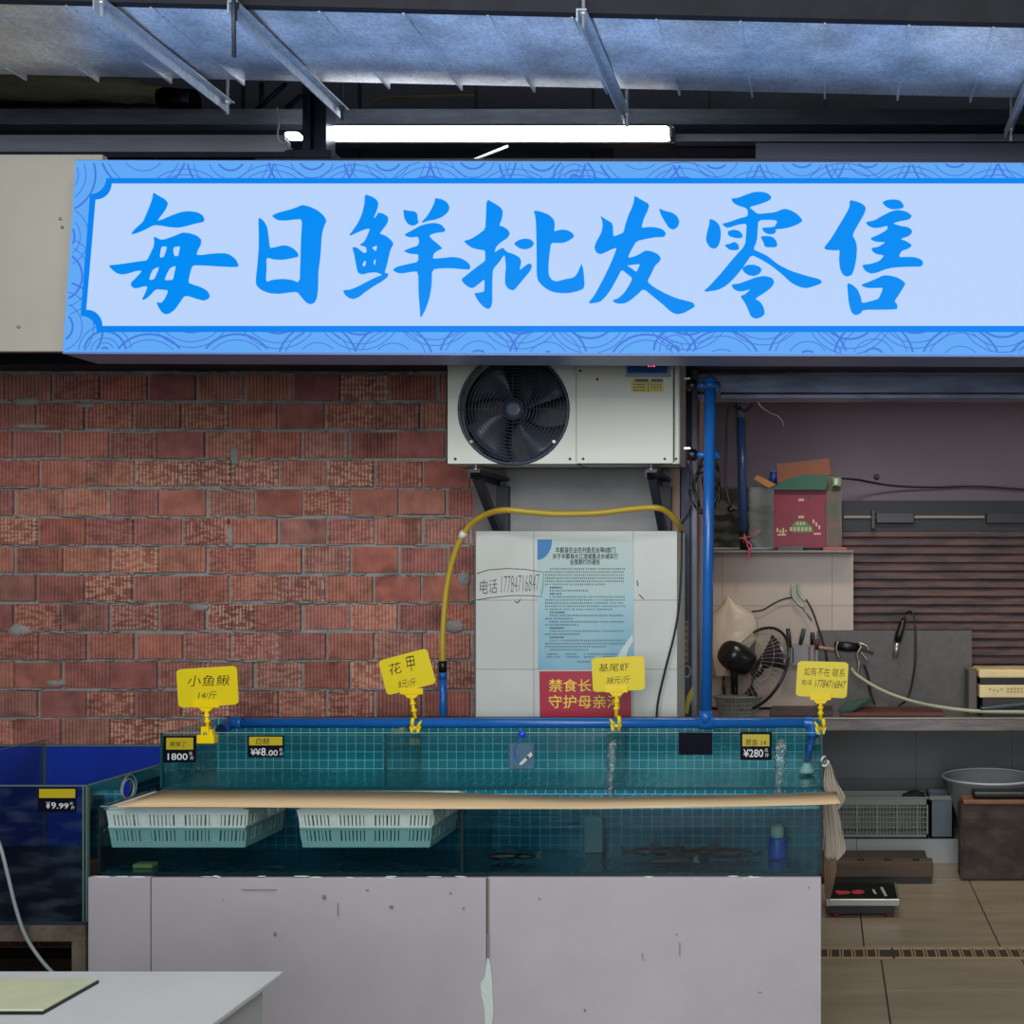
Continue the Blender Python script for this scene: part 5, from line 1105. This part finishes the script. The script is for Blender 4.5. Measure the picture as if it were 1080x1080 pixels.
# knife rack
t = thing('knife_rack', 'pale horizontal rack bar on the wall behind the phone card', 'rack', P(860, 684, 6.40))
MB().tube([P(830, 681, 6.40), P(858, 682, 6.40), P(880, 685, 6.40)], .010, 10).build('bar', mat('pale_wood_bar', 'a08468', .5), t)
b = MB(); b.tube([P(840, 682, 6.40), P(840, 682, 6.48)], .006, 8); b.tube([P(872, 684, 6.40), P(872, 684, 6.48)], .006, 8); b.build('peg', dark_steel, t)
def knife(label, px, py, L, lean, hcol, bladew, bl):
    t = thing('knife', label, 'knife', P(px, py, 6.38), 'knives on the rack')
    a = P(px+lean, py-L, 6.38); c_ = P(px, py, 6.38)
    b = MB(); b.tube([a, (a+c_)/2, c_], [.011, .012, .010], 8); b.build('handle', mat(hcol, {'knife_black': '15161c', 'knife_teal': '1c3a3e', 'knife_red': '4a1c22'}[hcol], .4), t)
    k = 6.38/FPX; b = MB(); b.box(c_.x-bladew*k/2, c_.x+bladew*k/2, 6.378, 6.381, c_.z-bl*k, c_.z, .001, 1); b.build('blade', mat('blade_grey', '77777c', .5, metal=.3), t)
knife('black handled knife on the rack, leaning left, nearest the fan', 833, 683, 20, -2, 'knife_black', 8, 16)
knife('wide cleaver with dark teal handle on the rack', 844, 680, 17, 4, 'knife_teal', 17, 22)
knife('black upright knife right of the cleaver', 856.5, 680, 13, .5, 'knife_black', 4, 20)
knife('dark red handled knife at the right of the rack', 861.5, 685, 11, .5, 'knife_red', 3, 18)
# tangle of black clamps right of the rack
t = thing('clamp_tool', 'black and chrome clamp tool on the wall above the phone card', 'tool', P(898, 684, 6.40))
MB().tube([P(880, 681, 6.42), P(893, 682, 6.42), P(906, 683, 6.42)], [.022, .028, .022], 10).build('body', black, t)
for i, q in enumerate((((884, 676), (882, 684), (885, 694)), ((905, 677), (908, 682), (904, 690), (906, 700), (904, 712)), ((906, 678), (914, 681), (916, 686)), ((908, 684), (916, 687), (921, 689)), ((908, 688), (913, 694), (915, 697)))):
    ptube(q, 6.39, .006, 6).build('arm', stainless if i != 3 else black, t)
t = thing('wire_clip', 'pale green clip holding a cable on the beige wall', 'clip', P(843, 630, 6.46))
for q in (((835.5, 617), (836, 628), (842, 637), (848, 640)), ((841.5, 616), (843, 626), (847, 632), (850, 634))): ptube(q, 6.45, .008, 6).build('jaw', mat('clip_green', '8fae98', .4), t)
MB().tube([P(845, 638, 6.45), P(856, 655, 6.45)], [.006, .003], 6).build('wire_tail', stainless, t)
tag(ptube([(793, 645), (805, 643), (815, 637), (826, 632), (836, 630)], 6.45, .004, 6).build('cable', black), 'thin black cable from the plastic bag to the green clip', 'cable')
tag(ptube([(850, 632), (857, 645), (864, 665), (870, 685), (873, 700)], 6.40, .005, 6).build('cable', black), 'black cable hanging down from the green clip', 'cable')
# torch on a cable
t = thing('hand_torch', 'black handle torch with silver tip hanging in front of the wooden shutter', 'torch', P(947, 675, 6.36))
MB().tube([P(953.5, 652, 6.38), P(951.5, 659, 6.38), P(948, 670, 6.38), P(946.5, 677, 6.38)], [.012, .019, .021, .018], 12).build('handle', black, t)
MB().tube([P(946.5, 677, 6.38), P(944, 693, 6.38)], .014, 12).build('tip', mat('silver', 'b0b0b4', .3, metal=.8), t)
ptube([(953.5, 652, 6.38), (955, 647, 6.40), (960, 645, 6.43), (964, 650, 6.43), (965.5, 670, 6.42), (965, 700, 6.41), (961, 725, 6.41), (956, 738, 6.40), (948, 744, 6.35)], 6.4, .0055, 6).build('cable', black, t)
tag(ptube([(911, 700), (916, 715), (918, 730), (923, 743)], 6.40, .006, 6).build('cable', black), 'black cable dropping from the clamp tool to the red board', 'cable')

# ================================================================ items on the partition ledge
LZ = ZP(581, 6.48)
t = thing('empty_glass_tank', 'dusty empty glass tank standing on the beige partition behind the blue pipe', 'glass tank', (XP(820, 6.55), 6.55, LZ))
dg = clear('dusty_glass', 'd8dcd8', 1.0, .1, white=.22, wcol='7d7f76', wave=True)
tx0, tx1, ty0, ty1, tz1 = XP(742, 6.49), XP(887, 6.49), 6.49, 6.68, ZP(514, 6.49)
sbox('front_pane', dg, tx0, tx1, ty0, ty0+.006, LZ+.012, tz1, t); sbox('back_pane', dg, tx0, tx1, ty1-.006, ty1, LZ+.012, tz1, t)
sbox('side_pane', dg, tx1-.006, tx1, ty0+.006, ty1-.006, LZ+.012, tz1, t)
sbox('floor_panel', mat('tank_floor', '4a4c50', .5), tx0, tx1, ty0, ty1, LZ+.001, LZ+.012, t)
b = MB(); b.box(tx1-.005, tx1+.003, ty0-.003, ty0+.004, LZ, tz1); b.box(tx0, tx1, ty0-.003, ty0+.003, LZ+.01, LZ+.018); b.build('metal_edge', mat('pale_edge', '8f9490', .4), t)
# red and green carton
t = thing('cardboard_carton', 'red carton with green top and raised brown flap on the partition', 'carton', (XP(851, 6.45), 6.47, LZ))
cr = mat('carton_red', '78203a', .5, var=.08); cg = mat('carton_green', '1f5a4c', .5)
c0x, c1x = XP(816, 6.4), XP(871, 6.4)
b = MB(); b.box(c0x, c1x, 6.40, 6.475, LZ+.014, ZP(517, 6.4), .002); b.build('front', cr, t)
b = MB(); pts = [(816, 517), (871, 517), (874, 506), (871, 502), (855, 501), (840, 503), (825, 508), (816, 514)]
flat('green_top', [pts], Plane(6.40), cg, 0.0, .03, t)
b = MB(); b.box(c1x, XP(887, 6.45), 6.42, 6.475, LZ+.014, ZP(503, 6.45), .002); b.build('side', mat('carton_side', '6f5a58', .6, col2='3f5a4c', vscale=10), t)
flat('flap', [[(820, 509), (819.5, 489.5), (874.5, 483.5), (876.5, 500), (871, 501.5), (855, 501), (840, 503), (825, 508)]], Plane(6.44), mat('brown_card', '8a5a48', .75, var=.05), 0.0, .004, t)
PC = Plane(6.40)
pk = mat('carton_print', 'b8a890', .5); gp = mat('carton_print_green', '4a7a4a', .5)
flat('printed_arc', [[(832, 562), (836, 552), (842, 549), (850, 550), (857, 556), (858, 562)]], PC, gp, .001, .001, t, sm=1)
marks('print', [(842, 526, 848, 528.5), (842, 544, 848, 546.5), (840, 512.5, 841, 516), (843, 512, 846, 516), (848, 512, 849, 516), (852, 512, 853, 516)]+[(833+k*4, 556, 835.6+k*4, 560) for k in range(6)]+[(840+k*3.5, 550.5, 842+k*3.5, 554) for k in range(3)]+[(819+k*3, 557+2*(k % 2), 821+k*3, 561+k % 3) for k in range(4)]+[(857+k*3, 548+3*(k % 3), 859+k*3, 552+3*(k % 3)) for k in range(3)]+[(858, 562, 866, 564), (820, 563, 829, 565)], PC, pk, .0022, t)
o = flat('dark_hole', [[(854+2*math.cos(a), 524.5+2.4*math.sin(a)) for a in [2*PI*i/16 for i in range(16)]]], PC, black, .001, .001, t)
t = thing('cable_fitting', 'small green and white fitting on top of the red carton', 'fitting', P(883, 507, 6.45))
MB().box(XP(878, 6.44), XP(887, 6.44), 6.385, 6.415, ZP(513, 6.39), ZP(504, 6.39), .003).build('body', mat('fitting_green', '5f8a70', .4), t)
MB().box(XP(880, 6.43), XP(883.5, 6.43), 6.375, 6.385, ZP(511.5, 6.38), ZP(506, 6.43), .002).build('white_block', mat('cream_block', 'd0d0b8', .5), t)
tag(ptube([(888, 504.5, 6.5), (905, 506, 6.55), (920, 509, 6.6), (950, 513, 6.66), (990, 514, 6.68), (1030, 513, 6.68), (1090, 517, 6.68)], 6.6, .006, 6).build('cable', black), 'thin black cable sagging across the plaster wall above the wooden shutter', 'cable')
b = MB(); b.lathe([(.016, 0), (.014, .008), (.006, .009)], P(924.5, 503, 6.695), 16, Matrix.Rotation(PI/2, 4, 'X')); tag(b.build('wall_socket', mat('dark_teal', '18303c', .4)), 'small round dark fitting on the plaster wall', 'fitting')
t = thing('drink_can', 'small blue can standing behind the red carton', 'can', P(815, 505, 6.58))
MB().lathe([(.024, 0), (.024, .085), (.020, .095), (.021, .115)], (XP(815.5, 6.58), 6.58, ZP(516, 6.58)-.02), 16).build('body', mat('can_blue', '1f4aa8', .4), t)
MB().lathe([(.022, 0), (.022, .006)], (XP(815.5, 6.58), 6.58, ZP(516, 6.58)+.095), 16).build('lid', mat('can_lid', '5a90d0', .4), t)
b = MB(); b.hexa([P(795, 505, 6.47), P(811, 515, 6.47), P(811, 515, 6.52), P(795, 505, 6.52), P(799, 501, 6.47), P(819, 511, 6.47), P(819, 511, 6.52), P(799, 501, 6.52)]); tag(b.build('wood_offcut', mat('orange_wood', 'c08a54', .6)), 'short orange wooden offcut on the rim of the dusty tank', 'wood piece')
for i, (a, c_, h, lb) in enumerate(((820, 848, 577, 'dark flat tray under the red carton'), (868, 893, 578.5, 'flat red and pink packet on the right end of the partition'))):
    o = MB().box(XP(a, 6.39), XP(c_, 6.39), 6.35, 6.395, ZP(581, 6.39), ZP(h-1, 6.39), .003).build('tray' if i == 0 else 'packet', black if i == 0 else mat('packet_red', 'a0504a', .5)); tag(o, lb, 'tray' if i == 0 else 'packet')
tag(MB().box(XP(744, 6.45), XP(900, 6.45), 6.34, 6.48, LZ-.012, LZ, .002).build('ledge_board', mat('ledge_grey', '6f6f70', .4)), 'thin grey ledge board on top of the beige partition', 'shelf')
# second pipe inside the room and cables
t = thing('conduit_pipe', 'thinner dark blue pipe hanging inside the room behind the tall blue riser', 'pipe', P(783, 500, 6.2))
bp2 = mat('inner_pipe_blue', '2a4a80', .3)
MB().tube([P(781, 434, 6.38), P(784, 560, 6.38)], .0232, 14).build('pipe', bp2, t)
MB().tube([P(781, 424, 6.38), P(781, 441, 6.38)], .027, 14).build('top_socket', mat('socket_grey', '55607c', .4), t)
MB().tube([P(784, 560, 6.38), P(785, 580, 6.38)], .024, 14).build('black_sleeve', black, t)
for i, q in enumerate((((772, 420), (774, 428), (779, 432), (781, 428)), ((777, 419), (779, 427), (782, 430)), ((784, 419), (783, 426), (781, 430)), ((794, 420), (792, 428), (785, 434), (782, 430)), ((788, 419), (786, 427), (782, 431)))): ptube(q, 6.35, .005, 6).build('wire', black if i in (0, 3) else MATS['socket_grey'], t)
for q in (((779, 568), (790, 566), (801, 560)), ((786, 566), (788, 574), (790, 582), (788, 590)), ((784, 568), (792, 575), (791, 584))): ptube(q, 6.33, .004, 5).build('pink_string', mat('pink_string', 'c04a68', .6), t)
t = thing('power_lead', 'black power lead with plug hanging beside the inner blue pipe', 'cable', P(771, 537, 6.1))
ptube([(770, 420), (767, 440), (766, 470), (765, 500), (767, 520), (770, 532)], 5.06, .0058, 8).build('cord', black, t)
b = MB(); p_ = P(771, 537, 5.06); b.ball(p_, .018, (1, .8, .9), 10); b.tube([p_, p_+Vector((.025, 0, -.002))], .006, 6); b.build('plug', black, t)
tag(ptube([(797, 421), (802, 429), (812, 436), (821, 440), (825, 446), (826, 450)], 5.07, .0036, 6).build('cable', mat('dull_wire', '6f6470', .6)), 'thin loose wire hanging right of the inner blue pipe', 'cable')
t = thing('cable_coil', 'coil of black cables hung behind the tall blue riser', 'cable', P(742, 510, 4.6))
for (rx, ry, cx_, cy_) in ((14, 30, 746, 512), (12, 26, 744, 516), (16, 22, 743, 520), (9, 28, 750, 508)):
    b = MB(); b.tube([P(cx_+rx*math.cos(2*PI*i/28)*(.9+.1*math.sin(i)), cy_+ry*math.sin(2*PI*i/28), 4.6+.01*math.sin(i*2)) for i in range(28)]+[P(cx_+rx*.9, cy_, 4.6)], .0042, 6); b.build('loop', black, t)
tag(ptube([(726, 487, 4.6), (730, 500, 4.7), (730, 520, 4.8), (724, 540, 4.85), (716, 552, 4.87)], 4.8, .006, 8).build('grey_cable', mat('grey_cable', '6a6c78', .5)), 'grey cable curving down from the lower valve to the pillar', 'cable')
# stickers on the guide post
PG = Plane(4.899)
o = flat('warning_sticker', [rect(720.5, 655, 725.5, 698)], PG, mat('sticker_orange', '8a6a3c', .5, var=.2, vscale=30), .0005, .0006); tag(o, 'faded orange sticker strip on the dark guide post', 'sticker')
marks('print', [(721, 657+k*7, 725, 660.5+k*7) for k in range(6)], PG, mat('sticker_dark', '4a3c28', .6), .0015, o)
o = flat('round_sticker', [[(724.5+4.5*math.cos(a), 708+6.5*math.sin(a)) for a in [2*PI*i/24 for i in range(24)]], [(724.5+3.3*math.cos(a), 708+5.2*math.sin(a)) for a in [2*PI*i/24 for i in range(24)]]], PG, mat('sticker_grey', '8a7f84', .5), .0005, .0006); tag(o, 'round grey ring sticker low on the guide post', 'sticker')
o = flat('yellow_sticker', [[(722, 752), (724, 735), (731, 722), (731.5, 733), (727, 745), (726, 753)]], PG, mat('sticker_olive', '9a8f2a', .5), .0005, .0006); tag(o, 'slanted yellow sticker at the foot of the guide post', 'sticker')

# ================================================================ below the counter and on the floor
t = thing('mesh_crate', 'grey green open mesh crate on the kerb under the counter', 'crate', (XP(932, 6.38), 6.45, .127))
x0_, x1_ = XP(880, 6.37), XP(979, 6.37); y0_, y1_ = 6.37, 6.60; z0_, z1_ = .1275, ZP(842, 6.37)
cm = mat('crate_grey_green', '7f8a84', .5)
b = MB(); b.box(x0_, x1_, y0_, y0_+.01, z1_-.035, z1_); b.box(x0_, x1_, y0_, y0_+.01, z0_, z0_+.022); b.box(x0_, x1_, y1_-.01, y1_, z0_, z1_); b.box(x0_, x0_+.01, y0_, y1_, z0_, z1_); b.box(x1_-.01, x1_, y0_, y1_, z0_, z1_); b.box(x0_, x1_, y0_, y1_, z0_, z0_+.006)
k = 0; x = x0_+.01
while x < x1_: b.box(x, x+(.004 if k % 6 else .009), y0_+.002, y0_+.008, z0_+.02, z1_-.03); x += .018; k += 1
z = z0_+.03
while z < z1_-.035: b.box(x0_, x1_, y0_+.001, y0_+.009, z, z+.004); z += .027
b.build('mesh_body', cm, t)
MB().box(x0_-.004, x1_+.004, y0_-.004, y0_+.012, z1_-.004, z1_+.008, .002).build('rim', cm, t)
tag(MB().ball(P(965, 838, 6.45), .05, (1.1, 1, .45), 14).ball(P(957, 839, 6.43), .03, (1, 1, .5), 10).build('dark_rag', mat('dark_rag', '24282a', .9, bump=.6)), 'dark crumpled rag lying on the mesh crate', 'rag')
t = thing('storage_tub', 'grey blue plastic tub on the kerb beside the mesh crate', 'tub', (XP(993, 6.4), 6.45, .127))
tubm = mat('tub_grey_blue', '5f6c78', .45)
b = MB(); a, c_ = XP(981, 6.37), XP(1006, 6.37); zt = ZP(840, 6.37); b.box(a, c_, 6.375, 6.385, .1275, zt); b.box(a, c_, 6.58, 6.59, .1275, zt); b.box(a, a+.01, 6.375, 6.59, .1275, zt); b.box(c_-.01, c_, 6.375, 6.59, .1275, zt); b.box(a, c_, 6.375, 6.59, .1275, .135); b.build('walls', tubm, t)
MB().box(a-.004, c_+.004, 6.365, 6.385, zt-.02, zt+.004, .003).build('rim', cm, t)
t = thing('washing_basin', 'wide shallow pale basin behind the tree stump', 'basin', (XP(1050, 6.35), 6.33, .2))
bc = (.885, 6.43, 0)
b = MB(); b.lathe([(.14, .1285), (.165, .20), (.205, .33), (.235, .440), (.25, .452), (.25, .46), (.23, .456), (.195, .34), (.155, .21), (.13, .14), (0.001, .138)], (bc[0], bc[1]-.05, 0), 40); o = b.build('bowl', clear('milky_plastic', 'd0d6da', 1, .2, white=.55, wcol='a8b0b4'), t)
b = MB(); b.tube([Vector((bc[0]+.25*math.cos(2*PI*i/40), bc[1]-.05+.25*math.sin(2*PI*i/40), .458)) for i in range(41)], .007, 6); b.build('rim', mat('basin_rim', 'b0b8bc', .4), t)
# stump
t = thing('chopping_stump', 'square dark wooden chopping block on the floor at right edge', 'chopping block', (XP(1065, 6.0), 6.1, 0))
st = mat('dark_stump', '2e2825', .85, col2='4a403a', vscale=7, bump=.5, bscale=25)
sx0, sx1 = XP(1014, 5.98), XP(1140, 5.98)
b = MB(); n1 = 14; rj = random.Random(2)
for i, z in enumerate([0, .03, .15, .27, .36, .385]):
    pass
b.box(sx0, sx1, 5.98, 6.13, 0.0, .385, .012, 3)
bmesh.ops.subdivide_edges(b.bm, edges=[e for e in b.bm.edges if e.calc_length() > .1], cuts=5, use_grid_fill=True)
for v in b.bm.verts: v.co += Vector((rj.uniform(-.006, .006), rj.uniform(-.006, .006), rj.uniform(-.002, .002) if v.co.z > .02 else 0))
b.build('block', st, t)
MB().box(sx0+.008, sx1-.01, 5.972, 6.125, .386, .408, .006).build('worn_top', mat('worn_wood', '6a4c38', .6, col2='8a6446', vscale=9, stretch=(1, 4, 4)), t)
tag(MB().box(XP(1027, 5.98), XP(1125, 5.98), 5.99, 6.10, .412, .448, .012, 3).build('knife_case', black), 'long black case lying on the chopping block', 'case')
# plank step
t = thing('wooden_step', 'low dark wooden step on the floor in front of the kerb', 'step', (XP(930, 6.0), 6.0, 0))
wm = mat('old_dark_wood', '4a4038', .8, col2='5c4e42', vscale=6, stretch=(.5, 4, 6), bump=.3)
MB().box(XP(862, 5.91), XP(984.5, 5.91), 5.91, 6.0, .036, .112, .004).build('front_beam', wm, t)
sbox('bottom_board', black, XP(862, 5.92), XP(983, 5.92), 5.92, 6.0, 0, .036, t)
MB().box(XP(866, 6.0), XP(979, 6.0), 6.004, 6.20, .0, .104, .004).build('rear_beam', mat('grey_dark_wood', '3c3a38', .8, var=.15, vscale=5, stretch=(.5, 4, 6)), t)
for x in (908, 936, 966): MB().lathe([(.02, 0), (.018, .002)], (XP(x, 5.96), 5.955, .1125), 10).build('knot', black, t)
# floor scale
t = thing('floor_scale', 'black topped weighing scale with silver rim on the floor beside the plinth', 'scale', (XP(910, 5.4), 5.45, 0))
x0_, x1_ = .003, XP(949.5, 5.34); zt = ZP(948, 5.34)
MB().box(x0_, x1_, 5.34, 5.62, zt-.034, zt-.001, .004).build('platform', mat('scale_silver', '9a9c98', .3, metal=.7), t)
MB().box(x0_+.012, x1_-.012, 5.350, 5.61, zt-.003, zt+.001).build('top_plate', mat('scale_black', '0c0e10', .6, spec=.2), t)
MB().box(x0_+.015, x1_-.03, 5.36, 5.60, .012, zt-.034).build('base', mat('scale_base', '0c1020', .4), t)
for x, y in ((x1_-.05, 5.37), (x0_+.05, 5.37), (x1_-.05, 5.58), (x0_+.05, 5.58)): MB().lathe([(.022, .0), (.022, .012)], (x, y, 0), 12).build('foot', mat('foot_red', '6a2028', .5), t)
def fl_poly(name, pts, m, parent):
    b = MB(); z = zt+.0016; vs = []
    for px, py in pts: Y = (EYE-z)*FPX/(py-CY); vs.append(b.bm.verts.new(((px-CX)*Y/FPX, Y, z)))
    b.bm.faces.new(vs); return b.build(name, m, parent)
red = mat('print_red', 'c03a3a', .4); wh = mat('print_white', 'b8bcb8', .4)
fl_poly('emblem', [(882, 939), (896, 940), (897, 942), (892, 943), (885, 943.4), (881, 941)], red, t)
fl_poly('emblem', [(900+7*math.cos(a)+5, 940.7+2.3*math.sin(a)) for a in [2*PI*i/16 for i in range(16)]], red, t)
fl_poly('lettering', [(919.5, 938), (922, 938), (925, 943), (922.5, 943)], wh, t); fl_poly('lettering', [(928, 935.5), (931, 935.5), (936, 945), (933, 945)], wh, t)
# floor drain gratings
dm = mat('drain_frame', 'b09a78', .5, metal=.3); dd = mat('drain_dark', '2c2418', .9)
for (a, c_, lb) in ((-.06, XP(940.5, 4.85), 'short pale floor drain grate section beside the plinth'), (XP(943, 4.85), 1.9, 'long pale floor drain grate section running to the right')):
    t = thing('drain_grate', lb, 'drain', ((a+c_)/2, 4.85, 0), 'floor drain sections')
    MB().box(a, c_, 4.78, 4.92, -.03, -.012).build('channel', dd, t)
    b = MB(); b.box(a, c_, 4.78, 4.790, -.02, .002); b.box(a, c_, 4.905, 4.92, -.02, .002); b.build('frame', dm, t)
    b = MB(); x = a+.02
    while x < c_-.03: b.box(x, x+.007, 4.79, 4.905, -.015, .001); b.box(x+.012, x+.018, 4.79, 4.905, -.015, .001); x += .049
    b.build('slats', dm, t)
# white plastic bags at the right end of the tanks
film2 = clear('bag_white', 'dcd6cc', 1.4, .2, bump=.6, bscale=30, white=.62, wcol='cfc4b4')
def spread(name, label, m, outline, Y, d, seed):
    """crumpled film sheet: rows of (py, xl, xr)"""
    r_ = random.Random(seed); b = MB(); n = 14; rr = []
    for i, (y, xl, xr) in enumerate(outline):
        rr.append([b.bm.verts.new(P(xl+(xr-xl)*j/n, y+1.5*math.sin(j*1.3+i), Y)+Vector((0, d*math.sin(j*1.9+i*.6+seed)+.4*d*r_.uniform(-1, 1), 0))) for j in range(n+1)])
    for i in range(len(rr)-1):
        for j in range(n): b.bm.faces.new((rr[i][j], rr[i][j+1], rr[i+1][j+1], rr[i+1][j])).smooth = True
    o = b.build(name, m); md = o.modifiers.new('s', 'SOLIDIFY'); md.thickness = .002; sd = o.modifiers.new('u', 'SUBSURF'); sd.levels = 1; sd.render_levels = 1
    return tag(o, label, 'bag', None)
spread('plastic_bag', 'crumpled white plastic bag tied to the end of the upper tank', film2, [(801, 868, 873), (808, 871, 878), (816, 869, 880), (826, 868, 884), (836, 869, 890), (843, 876, 893), (850, 878, 888), (856, 880, 884)], 4.12, .012, 2)
spread('plastic_bag', 'long white plastic bag hanging down beside the lower tank', film2, [(846, 868, 882), (856, 868, 884), (868, 868, 888), (880, 869, 889), (892, 869, 892), (902, 869, 893), (908, 870, 882)], 3.95, .012, 5)
spread('plastic_bag', 'brownish clear plastic bag dangling lowest beside the plinth', clear('bag_brown', 'cfc0b0', 1.4, .2, bump=.6, white=.3, wcol='c0a890'), [(905, 868, 882), (915, 868, 883), (925, 869, 881), (935, 870, 879), (944, 870, 877), (949, 871, 875)], 3.93, .01, 7)
t = thing('ring_hook', 'small white ring hook at the end of the upper tank', 'hook', P(871, 802, 4.12))
b = MB(); b.tube([P(870+3.6*math.cos(2*PI*i/18), 803+5*math.sin(2*PI*i/18), 4.10+.01*math.sin(i)) for i in range(15)], .004, 8); b.build('ring', mat('hook_white', 'd8dcd8', .4), t)
